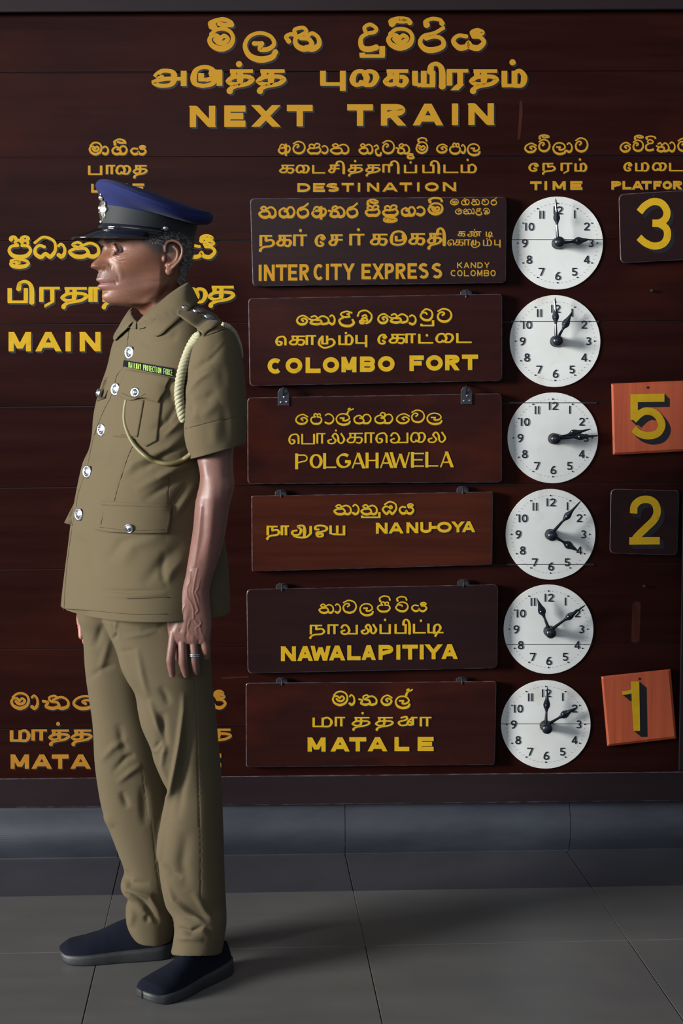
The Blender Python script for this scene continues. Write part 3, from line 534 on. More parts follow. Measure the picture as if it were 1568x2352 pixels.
    sign('lowest destination sign, reading MATALE in widely spaced capitals', [(563.8, 1568.4), (1139.8, 1564.5), (1136, 1756.7), (564.6, 1762.4)], WOODS, [
        lambda t: t.row(*g, 5, 116, 184, 'ma|528,626,96,186 aa|630,668 tha|686,800 ke|820,892 la|905,998,124,196 flag|968,1014,82,126'),
        lambda t: t.row(*g, 5, 252, 314, 'T.ma|413,528 T.aa|546,606 T.tha|646,756 T.tha|786,896 T.lla|922,1040,246,308 T.aa|1056,1124', dots='712,230'),
        lambda t: t.row(*g, 9.8, 376, 461, 'M|382,490 A|522,632 T|632,734 A|745,858 L|903,992 E|1042,1138', dy=-4)], r=7, hooks=[(647, 1568, 'x'), (1060, 1566, 'x')], sh=(3, 3))
# ================================================================ platform plates
def plates():
    Pf = BY-.024
    def plate(label, px, m, r, num, hole, w, sh, bev=.002, pts=None):
        s = tag(empty('platform_number_plate', quad([((px[2][0]+px[3][0])/2, (px[2][1]+px[3][1])/2)], BY)[0], label, 'sign', 'hanging platform numbers'))
        slab('panel', px, m, r, Pf, BY-.0005, s, bev)
        t = Text(plane_at(Pf), None)
        ox, oy, sc = num[0]; n = 10
        for si, st in enumerate(num[1]):
            P = [(ox+p[0]/sc, oy+p[1]/sc) for p in st]
            if len(P) > 4: P = [(p.x, p.y) for p in catmull([Vector((a, b, 0)) for a, b in P], 6)]
            ww = num[2][si] if len(num) > 2 else w
            for k in range(n, -1, -1):
                f = k/n; t.strip(P, ww, 1 if k else 0, (sh[0]*f, sh[1]*f), .0005+(n-k)*.00006+(si*.00001)+(.0008 if not k else 0))
        t.done('lettering', [GOLDP, BLACKP], s, f'gold number with a black painted shadow')
        mb = MB(); mb.lathe(pxY(*hole, Pf-.0004), (0, -1, 0), [(.0036, 0), (.0034, .0006)], 12); mb.build('nail_hole', BLACKP, s)
        return s
    a = (1150, 430, 3.751)
    plate('dark varnished platform plate with gold number 3, at the top', [(1420, 446), (1582, 436), (1584, 596), (1424, 605)], WOODD, 13, (a, [[(1192, 214), (1240, 160), (1310, 124), (1385, 140), (1428, 205), (1418, 268), (1370, 305), (1305, 310)], [(1305, 310), (1370, 318), (1425, 360), (1432, 430), (1395, 488), (1320, 507), (1245, 480), (1188, 432)]]), (1150+1317/3.751, 430+72/3.751), 16.5, (8, 8))
    a = (1150, 860, 3.751)
    plate('orange-red wooden platform plate with gold number 5', [(1403, 881), (1573, 874), (1575, 1036), (1407, 1045)], WOODO, 2, (a, [[(1115, 205), (1408, 200)], [(1147, 178), (1147, 392)], [(1140, 392), (1200, 336), (1262, 315), (1340, 345), (1385, 430), (1350, 505), (1270, 528), (1195, 510), (1142, 470)]], [18.5, 17, 17]), (1150+1266/3.751, 860+113/3.751), 17, (12, 12), .006)
    plate('dark platform plate with gold number 2 and rounded corners', [(1402, 1122.6), (1560, 1126), (1555, 1276), (1399, 1271)], WOODD, 12, (a, [[(1142, 1198), (1150, 1130), (1200, 1085), (1270, 1078), (1325, 1110), (1345, 1180), (1320, 1250), (1240, 1330), (1170, 1400), (1138, 1450)], [(1105, 1434), (1368, 1432)]], [17, 17]), (1150+1243/3.751, 860+1010/3.751), 17, (9, 10))
    a = (1130, 1330, 3.58)
    plate('tilted orange-red platform plate with gold number 1, lowest', [(1380, 1553.5), (1539.5, 1536.7), (1553, 1696), (1394, 1714)], WOODO, 2, (a, [[(1165, 842), (1188, 1248)], [(1183, 842), (1190, 1248)], [(1068, 938), (1130, 928), (1165, 900), (1178, 870), (1182, 845)]], [15, 14, 8.5]), (1130+1212/3.58, 1330+820/3.58), 14, (17, 14), .006)
# ================================================================ clocks
def clocks():
    C = [ # dial box px, hub px, (minute bulb, tip), (hour bulb, tip), joint index, label
     ((1175, 1384.6, 451.5, 665), (1280.6, 559.3), ((1278.5, 501), (1276, 455)), ((1326, 552.6), (1357, 549.5)), 3, 'topmost white dial, long hand at twelve and short hand at three'),
     ((1170, 1378.5, 678, 889), (1276.6, 784), ((1276.5, 729), (1274.5, 683)), ((1298, 744), (1315.5, 713)), 4, 'white dial beside the COLOMBO FORT sign, hands at twelve and one'),
     ((1165, 1373, 901.5, 1110), (1272, 1007.4), ((1331, 1003.5), (1376, 1000.5)), ((1315, 992), (1357, 985)), 5, 'white dial beside the POLGAHAWELA sign, both hands close together near three'),
     ((1160.5, 1367, 1123, 1331.5), (1264.6, 1227.4), ((1302, 1186), (1334, 1150)), ((1303, 1252), (1330, 1267)), 7, 'white dial beside the NANU-OYA sign, hands at one and four'),
     ((1156, 1362.5, 1342.5, 1548), (1261.5, 1449), ((1306, 1416), (1345, 1389)), ((1243, 1405), (1233, 1374)), 8, 'white dial beside the NAWALAPITIYA sign, hands at two and eleven'),
     ((1150, 1356, 1562, 1765.5), (1253, 1666.6), ((1255, 1620), (1257, 1577)), ((1294, 1640), (1325, 1624)), 9, 'lowest white dial, hands at twelve and two')]
    for (x0, x1, y0, y1), hub, mn, hr, j, label in C:
        cx, cy, rx, ry = (x0+x1)/2, (y0+y1)/2, (x1-x0)/2, (y1-y0)/2
        c = tag(empty('clock', pxY(cx, y1, BY), label, 'clock', 'clock dials in the time column'))
        N = 96; rim = [(cx+rx*math.cos(2*math.pi*k/N), cy+ry*math.sin(2*math.pi*k/N)) for k in range(N)]
        Yd = BY-.0045; yj = jy(j, cx)
        for up in (1, 0):
            o = [p for p in rim if (p[1] < yj-.8 if up else p[1] > yj+.8)]
            o.sort(key=lambda p: math.atan2(p[1]-yj, p[0]-cx)) if up else o.sort(key=lambda p: math.atan2(p[1]-yj, p[0]-cx))
            yy = yj-(.7 if up else -.7); h = rx*math.sqrt(max(0, 1-((yy-cy)/ry)**2))
            o = ([(cx-h, yy)]+o+[(cx+h, yy)]) if up else ([(cx+h, yy)]+o+[(cx-h, yy)])
            mb = MB(); mb.prism(quad(o, Yd), quad(o, BY+.002), .0006); mb.build('dial', DIAL, c)
        mb = MB(); mb.prism(quad([(cx-rx*.97, yj-2), (cx+rx*.97, yj-2), (cx+rx*.97, yj+2), (cx-rx*.97, yj+2)], Yd+.0012), quad([(cx-rx*.9, yj-2), (cx+rx*.9, yj-2), (cx+rx*.9, yj+2), (cx-rx*.9, yj+2)], BY)); mb.build('joint', INK, c)
        t = Text(plane_at(Yd), None)
        kx = rx/104.5; ky = ry/106.5
        for h in range(1, 13):
            an = R_(90-30*h); r = 76 if h not in (10, 11, 12) else 75
            nx = cx+1+r*kx*math.cos(an); ny = cy-r*ky*math.sin(an); s = str(h); H = 18.5
            ws = [3.2 if q == '1' else 13 for q in s]; gap = 4.5; tot = sum(ws)+gap*(len(s)-1); x = nx-tot/2
            for q, ww in zip(s, ws): t.lat(q, x, x+ww, ny-H/2, ny+H/2, 3.0); x += ww+gap
            t.dot(cx+91*kx*math.cos(an), cy-91*ky*math.sin(an), 1.9)
        for k in range(60):
            if k % 5:
                an = R_(6*k); t.dot(cx+91*kx*math.cos(an), cy-91*ky*math.sin(an), .75)
        t.mb.build('numerals', INK, c)
        hubw = pxY(*hub, Yd-.030)
        def hand(name, bulb, tip, Yh, br):
            hx, hy = hub; L = math.hypot(tip[0]-hx, tip[1]-hy); d = ((tip[0]-hx)/L, (tip[1]-hy)/L); bl = math.hypot(bulb[0]-hx, bulb[1]-hy)
            pr = [(0, 4.2), (bl-15, 2.6), (bl-9, 4.2), (bl-4, br*.95), (bl+1, br*1.12), (bl+6, br), (bl+13, br*.62), (bl+20, br*.40), (L-6, 1.6), (L, .4)]
            up = [(hx+d[0]*a-d[1]*b, hy+d[1]*a+d[0]*b) for a, b in pr]; dn = [(hx+d[0]*a+d[1]*b, hy+d[1]*a-d[0]*b) for a, b in pr]
            o = up+dn[::-1]; mb = MB(); n = len(o)
            mid = [(hx+d[0]*a, hy+d[1]*a) for a, b in pr]; m_ = len(pr)
            F = quad(up, Yh)+quad(mid, Yh-.0022)+quad(dn, Yh); fs = []
            for i in range(m_-1): fs += [(i, i+1, m_+i+1, m_+i), (m_+i, m_+i+1, 2*m_+i+1, 2*m_+i)]
            B = quad(up, Yh+.002)+quad(dn, Yh+.002); q = 3*m_
            for i in range(m_-1): fs += [(q+i, q+m_+i, q+m_+i+1, q+i+1), (i, q+i, q+i+1, i+1), (2*m_+i, 2*m_+i+1, q+m_+i+1, q+m_+i)]
            mb.add(F+B, fs); mb.ball(pxY(bulb[0], bulb[1], Yh-.001), (.0048, .0038, .0048), 12, 8)
            mb.build(name, IRON, c)
        hand('minute_hand', mn[0], mn[1], Yd-.034, 7.2); hand('hour_hand', hr[0], hr[1], Yd-.026, 8.2)
        mb = MB(); base = pxY(*hub, Yd); mb.lathe(pxY(hub[0]-1.5, hub[1], Yd), (0, -1, 0), [(.0155, 0), (.0155, .006), (.0125, .010), (.0115, .030), (.0140, .032), (.0150, .038), (.0125, .043), (.007, .046), (.001, .047)], 24)
        mb.build('hub', IRON, c, smooth=True)
# ================================================================ the man
YM = -0.80
KHAKI = mat('khaki_drill', (.086, .068, .037), .85, spec=.12, noise=((900, 900, 900), (.3, .7)), col2=(.103, .082, .047), bump=((1400, 1400, 1400), .25, .0004), sheen=.04)
TROU = mat('khaki_trouser_cloth', (.085, .067, .037), .85, spec=.12, noise=((700, 700, 700), (.3, .7)), col2=(.101, .081, .048), bump=((1200, 1200, 1200), .25, .0004), sheen=.04)
THREAD = mat('dark_thread', (.040, .031, .018), .9, spec=.1)
SKIN = mat('brown_skin', (1, 1, 1), .46, spec=.42, noise=((260, 260, 260), (.3, .75)), col2=(.86, .82, .80), attr='col', bump=((700, 700, 700), .22, .0006), sss=.12)
SKIN.node_tree.nodes['Color Ramp'].color_ramp.elements[0].color = (1.1, 1.08, 1.05, 1)
NAVY = mat('navy_felt', (.010, .015, .072), .9, spec=.2, noise=((300, 300, 300), (.3, .7)), col2=(.011, .017, .085), sheen=.03)
BANDM = mat('black_mohair_band', (.006, .009, .012), .75, noise=((20, 20, 900), (.3, .7)), col2=(.009, .013, .017), sheen=.05)
PATENT = mat('patent_leather', (.006, .007, .010), .10, spec=.6, coat=.6, coatr=.05)
SILVER = mat('polished_silver', (.50, .53, .60), .20, metal=1, bump=((500, 500, 500), .5, .001))
BADGE = mat('badge_metal', (.55, .53, .47), .32, metal=1, bump=((500, 500, 500), .8, .001))
HAIRD = mat('dark_grey_hair', (.060, .052, .048), .6); HAIRL = mat('light_grey_hair', (.38, .36, .34), .55)
EYEW = mat('eye_white', (1, 1, 1), .08, attr='col', coat=.8, coatr=.03)
CORD = mat('pale_braided_cord', (.27, .255, .15), .65, noise=((500, 500, 500), (.3, .7)), col2=(.38, .365, .24))
OLIVE = mat('olive_cord', (.105, .088, .030), .5, noise=((900, 900, 900), (.3, .7)), col2=(.14, .12, .045))
TAGB = mat('tag_black', (.004, .005, .011), .8, spec=.1); TAGG = mat('tag_green_thread', (.30, .48, .10), .8, spec=.1)
SUEDE = mat('navy_knit', (.0035, .0045, .010), .95, spec=.15, noise=((500, 500, 500), (.3, .7)), col2=(.005, .007, .015), bump=((900, 900, 900), .4, .0006))
SOLE = mat('shoe_sole_rubber', (.015, .016, .019), .55, noise=((60, 60, 60), (.3, .7)), col2=(.022, .023, .026))

def vis_fit(py, xl, xr_, shape, Yc, iters=6, tilt=None):
    """ring of a horizontal section: shape = Nx2 offsets (x, y) in metres; x is moved and scaled until the silhouette
    reaches photo columns xl..xr_; z from the photo row at the section's middle. tilt = dz for every point"""
    S = np.array(shape, float); cx = (xl+xr_)/2; c = pxY(cx, py, Yc); z = c.z; X = c.x; s = 1.0
    dz = np.zeros(len(S)) if tilt is None else np.asarray(tilt)
    for _ in range(iters):
        P = np.stack([X+S[:, 0]*s, Yc+S[:, 1], z+dz], 1); q = topx(P)[:, 0]; l, r = q.min(), q.max()
        k = FPX/(Yc-CAMLOC.y); s *= (xr_-xl)/(r-l); P = np.stack([X+S[:, 0]*s, Yc+S[:, 1], z+dz], 1); q = topx(P)[:, 0]; X += (cx-(q.min()+q.max())/2)/k
    return np.stack([X+S[:, 0]*s, Yc+S[:, 1], z+dz], 1)
def sup(n, a, b, p=2.0, rot=0, off=0):
    t = np.linspace(0, 2*np.pi, n, endpoint=False)
    x = a*np.sign(np.cos(t))*np.abs(np.cos(t))**(2/p); y = b*np.sign(np.sin(t))*np.abs(np.sin(t))**(2/p)
    c, s = math.cos(rot), math.sin(rot); return np.stack([x*c-y*s, x*s+y*c], 1)
def interp_rows(rows, ys):
    """smooth interpolation of numeric table rows by their first column"""
    A = np.array(rows, float); out = []
    for y in ys:
        i = min(max(np.searchsorted(A[:, 0], y)-1, 0), len(A)-2)
        y0, y1 = A[i, 0], A[i+1, 0]; t = (y-y0)/(y1-y0)
        m0 = (A[i+1]-A[max(i-1, 0)])/(A[i+1, 0]-A[max(i-1, 0), 0])*(y1-y0); m1 = (A[min(i+2, len(A)-1)]-A[i])/(A[min(i+2, len(A)-1), 0]-A[i, 0])*(y1-y0)
        out.append((2*t**3-3*t**2+1)*A[i]+(t**3-2*t**2+t)*m0+(-2*t**3+3*t**2)*A[i+1]+(t**3-t**2)*m1)
    return np.array(out)
def loft(rings, cap=(False, False)):
    n = len(rings[0]); V = np.concatenate(rings); F = []
    for i in range(len(rings)-1):
        for k in range(n): F.append((i*n+k, i*n+(k+1) % n, (i+1)*n+(k+1) % n, (i+1)*n+k))
    V = list(map(tuple, V))
    for e, c in enumerate(cap):
        if c:
            r = rings[0] if e == 0 else rings[-1]; b = 0 if e == 0 else (len(rings)-1)*n; V.append(tuple(r.mean(0))); m = len(V)-1
            for k in range(n): F.append((b+(k+1) % n, b+k, m) if e == 0 else (b+k, b+(k+1) % n, m))
    return V, F
def normals(me):
    N = np.zeros(len(me.vertices)*3); me.vertices.foreach_get('normal', N); return N.reshape(-1, 3)
def coords(me):
    V = np.zeros(len(me.vertices)*3); me.vertices.foreach_get('co', V); return V.reshape(-1, 3)
def setco(me, V): me.vertices.foreach_set('co', V.reshape(-1)); me.update()
def fixnorm(me):
    bm = bmesh.new(); bm.from_mesh(me); bmesh.ops.recalc_face_normals(bm, faces=bm.faces); bm.to_mesh(me); bm.free(); me.update()
def segdist(Q, pl):
    """distance of every 2d point to a polyline, plus fraction along it"""
    best = np.full(len(Q), 1e9); tt = np.zeros(len(Q)); n = len(pl)-1
    for i in range(n):
        a = np.array(pl[i], float); b = np.array(pl[i+1], float); d = b-a; t = np.clip(((Q-a)@d)/(d@d+1e-9), 0, 1)
        D = np.hypot(*(Q-(a+t[:, None]*d)).T); m = D < best; best[m] = D[m]; tt[m] = (i+t[m])/n
    return best, tt
def ridges(me, RS, front=True, k_=1.0):
    """cloth folds / veins / seams: (photo polyline, half width px, height m[, fade])"""
    V = coords(me); N = normals(me); Q = topx(V); view = V-CLn; face = (N*view).sum(1) < 0.02*np.linalg.norm(view, axis=1)
    dsp = np.zeros(len(V))
    for R in RS:
        pl, wd, h = R[:3]; fade = R[3] if len(R) > 3 else True
        x0 = min(p[0] for p in pl)-3*wd; x1 = max(p[0] for p in pl)+3*wd; y0 = min(p[1] for p in pl)-3*wd; y1 = max(p[1] for p in pl)+3*wd
        m = np.where((Q[:, 0] > x0) & (Q[:, 0] < x1) & (Q[:, 1] > y0) & (Q[:, 1] < y1) & face)[0]
        if not len(m): continue
        D, t = segdist(Q[m], pl); g = np.exp(-(D/wd)**2)*h*k_
        if fade: g *= np.sin(np.pi*np.clip(t, 0, 1))**.9
        dsp[m] += g
    setco(me, V+N*dsp[:, None])
def remesh(mb_or_obj, voxel, smooth=4, fac=.5):
    me = mesh_from('tmp', mb_or_obj.v, mb_or_obj.f); fixnorm(me)
    o = bpy.data.objects.new('tmp', me); COL.objects.link(o)
    r = o.modifiers.new('r', 'REMESH'); r.mode = 'VOXEL'; r.voxel_size = voxel
    s = o.modifiers.new('s', 'SMOOTH'); s.factor = fac; s.iterations = smooth
    out = bpy.data.meshes.new_from_object(o.evaluated_get(bpy.context.evaluated_depsgraph_get()))
    bpy.data.objects.remove(o); out.materials.clear(); return out
def add_mod_solid(me, th, off=-1):
    o = bpy.data.objects.new('tmp', me); COL.objects.link(o); s = o.modifiers.new('s', 'SOLIDIFY'); s.thickness = th; s.offset = off
    out = bpy.data.meshes.new_from_object(o.evaluated_get(bpy.context.evaluated_depsgraph_get())); bpy.data.objects.remove(o); return out
class Surf:
    def __init__(s, *meshes):
        v = []; f = []
        for me in meshes:
            n = len(v); v += [tuple(q.co) for q in me.vertices]; f += [tuple(i+n for i in p.vertices) for p in me.polygons]
        s.t = BVHTree.FromPolygons(v, f); s.Y = YM-.1
    def hit(s, x, y, off=0):
        d = ray(x, y).normalized(); h, n, i, ds = s.t.ray_cast(CAMLOC, d)
        if h is None: return pxY(x, y, s.Y), Vector((0, -1, 0))
        if n.dot(d) > 0: n = -n
        s.Y = h.y; return h+n*off, n
def patch(sf, q, nu, nv, off, th, edge=None, bulge=0):
    """cloth piece lying on a surface; q = photo quad TL TR BR BL (edges may be polylines through `edge`(u,v)->shift)"""
    q = [Vector(p) for p in q]; G = []
    for j in range(nv+1):
        v = j/nv
        for i in range(nu+1):
            u = i/nu; p = (q[0]*(1-u)+q[1]*u)*(1-v)+(q[3]*(1-u)+q[2]*u)*v
            if edge: p = p+Vector(edge(u, v))
            G.append(sf.hit(p.x, p.y, off+bulge*math.sin(math.pi*u)*v))
    W = nu+1; top = [a for a, n in G]
    # even out depth jumps
    for _ in range(2 if off != .0075 or bulge else 9):
        nt = list(top)
        for j in range(nv+1):
            for i in range(W):
                nb = [top[jj*W+ii] for jj, ii in ((j-1, i), (j+1, i), (j, i-1), (j, i+1)) if 0 <= jj <= nv and 0 <= ii < W]
                y = (sum(p.y for p in nb)/len(nb)+top[j*W+i].y)/2; p = top[j*W+i]; d = (p-CAMLOC); nt[j*W+i] = CAMLOC+d*((y-CAMLOC.y)/d.y)
        top = nt
    bot = [p-G[k][1]*th for k, p in enumerate(top)]; n = len(top); fs = []
    for j in range(nv):
        for i in range(nu): a = j*W+i; fs += [(a, a+1, a+W+1, a+W), (n+a, n+a+W, n+a+W+1, n+a+1)]
    for i in range(nu): fs += [(i, n+i, n+i+1, i+1), (nv*W+i, nv*W+i+1, n+nv*W+i+1, n+nv*W+i)]
    for j in range(nv): fs += [(j*W, (j+1)*W, n+(j+1)*W, n+j*W), (j*W+nu, n+j*W+nu, n+(j+1)*W+nu, (j+1)*W+nu)]
    mb = MB(); mb.add(top+bot, fs); return mb
def braid(mb, path, r, strands=3, pitch=.022, sr=None):
    P = [Vector(p) for p in path]; L = [0]
    for a, b in zip(P, P[1:]): L.append(L[-1]+(b-a).length)
    n = int(L[-1]/.0016)+2; up = Vector((0, -1, 0))
    def at(d):
        i = max(k for k in range(len(L)) if L[k] <= d+1e-9); i = min(i, len(P)-2); t = (d-L[i])/(L[i+1]-L[i]); return P[i].lerp(P[i+1], t), (P[i+1]-P[i]).normalized()
    for s in range(strands):
        pts = []
        for k in range(n):
            d = L[-1]*k/(n-1); c, t = at(d); a = t.cross(up).normalized(); b = t.cross(a); f = min(1, min(d, L[-1]-d)/.02+.45)
            ph = 2*math.pi*s/strands+2*math.pi*d/pitch; pts.append(c+(a*math.cos(ph)+b*math.sin(ph)*.8)*r*.55*f)
        mb.tube(pts, (sr or r*.55), 7)
def button(parent, c, n, r, name='button'):
    mb = MB(); mb.lathe(Vector(c), n, [(r*.9, -.001), (r, .0012), (r*.96, .0028), (r*.80, .0030), (r*.74, .0022), (r*.66, .0026), (r*.45, .0040), (r*.2, .0048), (.0002, .005)], 24)
    n = Vector(n).normalized(); a = n.cross(Vector((0, 0, 1))).normalized(); b = n.cross(a)
    for dx, dy, q in ((0, .05, .24), (.3, -.2, .14), (-.3, -.2, .14), (0, .42, .12), (.28, .2, .1), (-.28, .2, .1)):
        mb.ball(Vector(c)+a*dx*r+b*dy*r+n*.0038, (r*q, r*q, r*q*.6), 8, 6, Matrix((a, b, n)).transposed())
    return mb.build(name, SILVER, parent, True)
# ---- head ------------------------------------------------------------------
PSI = R_(25); HF = Vector((-math.cos(PSI), -math.sin(PSI), 0)); HL = Vector((math.sin(PSI), -math.cos(PSI), 0)); HZ = Vector((0, 0, 1))
H0 = pxY(343, 575, YM)
def hw(x, y, z): return H0+HL*x+HF*y+HZ*z
def g(x, s): return np.exp(-(x/s)**2)
def head_mesh():
    T = [ # zf, yf, zb, yb, w, b(front power)
     (.132, .010, .128, -.030, .010, 1), (.128, .045, .120, -.060, .045, 1), (.112, .072, .105, -.082, .064, 1), (.085, .090, .080, -.094, .073, 1),
     (.055, .099, .052, -.099, .0755, 1.05), (.035, .103, .032, -.100, .0760, 1.15), (.020, .104, .018, -.100, .0758, 1.2), (.008, .098, .006, -.0995, .0755, 1.15),
     (-.004, .095, -.006, -.098, .0750, 1.1), (-.018, .098, -.018, -.094, .0735, 1.2), (-.032, .103, -.030, -.089, .0715, 1.45), (-.044, .108, -.040, -.084, .0700, 1.75),
     (-.054, .1125, -.046, -.080, .0685, 2.0), (-.063, .1135, -.052, -.077, .0670, 2.05), (-.0725, .1085, -.058, -.074, .0655, 1.95), (-.080, .1090, -.062, -.072, .0640, 1.95), (-.088, .1035, -.067, -.070, .0625, 1.85),
     (-.096, .1025, -.072, -.069, .0600, 1.75), (-.106, .100, -.078, -.068, .0560, 1.6), (-.114, .090, -.084, -.067, .0530, 1.4), (-.1185, .070, -.090, -.066, .0520, 1.15), (-.119, .050, -.096, -.066, .0530, 1.0),
     (-.121, .030, -.102, -.066, .0540, 1), (-.130, .014, -.110, -.067, .0550, 1), (-.150, .008, -.125, -.069, .0565, 1), (-.180, .010, -.145, -.074, .060, 1), (-.215, .016, -.170, -.082, .068, 1), (-.25, .018, -.20, -.088, .075, 1)]
    n = 128; t = np.linspace(0, 2*np.pi, n, endpoint=False); rings = []
    # dense vertical interpolation in index space
    T = np.array(T); M = 200; rows = interp_rows(np.hstack([np.arange(len(T))[:, None], T]), np.linspace(0, len(T)-1, M))[:, 1:]
    for zf, yf, zb, yb, w, b in rows:
        k_ = max(0, (zf+zb)/2-.030)
        if k_ > 0: zf = .030+(zf-.030)*.62 if zf > .03 else zf; zb = .030+(zb-.030)*.62 if zb > .03 else zb; yf -= min(k_*.35, .012); w -= min(k_*.2, .004)
        c = np.cos(t); s = np.sin(t); x = w*s; y = np.where(c > 0, yf*np.abs(c)**b, yb*.93*np.abs(c)**.92)
        z = zb+(zf-zb)*np.clip((y-yb*.93)/(yf-yb*.93+1e-6), 0, 1)**1.0; rings.append(np.stack([x, y, z], 1))
    P = np.concatenate(rings); x, y, z = P.T.copy(); fr = np.clip((y-.02)/.03, 0, 1); ax = np.abs(x)
    dy = np.zeros(len(P))
    zt = np.clip((.004-z)/.036, 0, 1)                              # nose: bridge to tip
    under = np.clip((z+.0475)/.010, 0, 1); under = under*under*(3-2*under)
    nose = (.0030+.0180*zt**1.15+.002*g(z+.033, .008))*under*np.clip((.016-z)/.012, 0, 1)
    dy += nose*g(x, .0072+.0070*zt)
    dy += .0145*g(ax-.0145, .0064)*g(z+.0385, .0078)               # wings
    dy -= .0050*g(ax-.0095, .0040)*g(z+.0465, .0030)               # nostrils
    dy -= .0040*g(ax-.0225, .0040)*g(z+.0385, .0080)
    dy -= .0100*g(ax-.0300, .0150)*g(z+.005, .0110)                # sockets
    dy -= .0045*g(ax-.0150, .0060)*g(z+.004, .0100)
    dy += .0058*g(ax-.0300, .0200)*g(z-.0145, .0075)               # brow
    dy += .0030*g(ax-.0320, .0140)*g(z+.0205, .0050)               # bag under the eye
    dy += .0045*g(ax-.0480, .0130)*g(z+.0230, .0130)               # cheekbone
    dy -= .0030*g(ax-.0290-.25*np.clip(-z-.04, 0, .03), .0045)*g(z+.0510, .0140)  # fold from nose to mouth
    dy += .0030*g(ax-.0400, .0090)*g(z+.0500, .0140)
    mw = g(x, .023)
    dy += .0045*g(z+.0665, .0042)*g(ax-.004, .015)                 # lips
    dy += .0050*g(z+.0800, .0050)*g(x, .018)
    dy -= .0040*g(z+.0728-.0012*np.cos(ax*160), .0016)*g(x, .021)  # mouth line
    dy -= .0040*g(ax-.0285, .0050)*g(z+.0735, .0055)
    dy -= .0022*g(x, .0035)*g(z+.0570, .0050)
    dy -= .0030*g(z+.0890, .0040)*g(x, .020)
    dy += .0030*g(x, .014)*g(z+.1020, .0080)                       # chin
    y = y+dy*fr
    x = x+np.sign(x)*(.0022*g(z+.030, .02)*g(y-.050, .03)-.0035*g(z-.03, .03)*g(y-.06, .02)-.0018*g(z+.055, .02)*g(y-.04, .025)+.0022*g(z+.082, .012)*g(y-.012, .02))
    V = np.array([H0[i]+x*HL[i]+y*HF[i]+z*HZ[i] for i in range(3)]).T
    mb = MB(); rr = V.reshape(M, n, 3); v, f = loft(list(rr), (True, True)); mb.add(v, f)
    # eyelids (both eyes)
    for sx in (1, -1):
        ec = (sx*.0305, .0785, -.0055); er = .0128
        def lid(a, e, k=1.0): return hw(ec[0]+sx*er*k*math.sin(a)*math.cos(e), ec[1]+er*k*math.cos(a)*math.cos(e), ec[2]+er*k*math.sin(e))
        up = [lid(R_(a), R_(e), 1.07) for a, e in ((-58, -9), (-40, 4), (-15, 10), (10, 10), (35, 5), (64, -7))]
        lo = [lid(R_(a), R_(e), 1.05) for a, e in ((-56, -11), (-35, -15), (-10, -17), (15, -17), (40, -14), (64, -8))]
        mb.tube(catmull(up, 5), .0027, 8); mb.tube(catmull(lo, 5), .0024, 8)
        mb.ball(lid(R_(64), R_(-6), 1.0), .0052, 12, 8); mb.ball(lid(R_(-62), R_(-8), .96), .0040, 12, 8)
        up2 = [lid(R_(a), R_(e), 1.05) for a, e in ((-50, 10), (-25, 34), (0, 40), (30, 34), (60, 10))]; mb.tube(catmull(up2, 5), .0042, 8)
        lo2 = [lid(R_(a), R_(e), 1.02) for a, e in ((-50, -24), (-20, -38), (10, -38), (45, -26))]; mb.tube(catmull(lo2, 5), .0040, 8)
    # ears
    for sx in (1, -1):
        def e(y, z, o): return hw(sx*(.0725+o), y+.019, z-.003)
        o = lambda y: .004+.16*max(0, -.000-y)+.004
        hel = [(-.030, -.006, .002), (-.029, .008, .006), (-.036, .0155, .010), (-.049, .0150, .015), (-.059, .006, .018), (-.061, -.008, .018), (-.057, -.022, .015), (-.048, -.034, .010), (-.038, -.044, .005)]
        mb.tube(catmull([e(a, b, c) for a, b, c in hel], 5), [.0030]*10+[.0034]*20+[.0030]*11 if False else .0033, 8)
        mb.tube(catmull([e(a, b, c) for a, b, c in [(-.044, .006, .009), (-.052, -.004, .013), (-.052, -.018, .012), (-.045, -.029, .008), (-.037, -.033, .004)]], 5), .0036, 8)
        M3 = Matrix((HL*sx+HF*.30, HF-HL*sx*.30, HZ)).transposed()
        mb.ball(e(-.045, -.010, .002), (.0030, .016, .024), 16, 10, M3); mb.ball(e(-.037, -.046, .003), (.0045, .0085, .0085), 12, 8, M3)
        mb.ball(e(-.027, -.020, .001), (.0040, .0045, .0070), 10, 8, M3); mb.ball(e(-.036, -.034, .0), (.004, .006, .006), 10, 8, M3)
    me = remesh(mb, .0013, 5, .5)
    k = lambda *p: [(160+a/4.612, 400+b/4.612) for a, b in p]
    ridges(me, [(k((560, 815), (640, 795)), 1.0, -.0007), (k((575, 835), (655, 850)), 1.0, -.0007), (k((570, 855), (640, 890)), 1.0, -.0006), (k((455, 850), (520, 890), (600, 880)), 1.4, -.0010), (k((450, 880), (520, 925), (620, 910)), 1.6, -.0008), (k((470, 905), (540, 945)), 3.0, .0008),
      (k((445, 940), (480, 1010), (515, 1080), (520, 1160)), 3.0, -.0010), (k((500, 960), (540, 1040), (560, 1120)), 6, .0007), (k((400, 930), (440, 960), (440, 1010), (400, 1030)), 1.3, -.0012), (k((340, 960), (400, 960), (420, 1000)), 3.0, .0010), (k((330, 1030), (385, 1022)), 1.3, -.0016),
      (k((320, 1160), (400, 1150), (485, 1145)), 1.1, -.0013), (k((470, 1120), (500, 1180)), 2, -.001), (k((330, 1245), (420, 1240)), 2.2, -.0012),  (k((640, 1395), (780, 1370), (900, 1280), (985, 1160), (1010, 1060)), 8, .0014), (k((700, 1450), (860, 1400), (980, 1290), (1060, 1150)), 8, -.0020),
      (k((660, 760), (760, 700), (860, 700)), 9, -.0012), (k((860, 1420), (960, 1250), (1080, 1060)), 6, .0015), (k((780, 1440), (760, 1560)), 7, .002), (k((330, 745), (420, 700), (560, 700)), 4, .0010)])
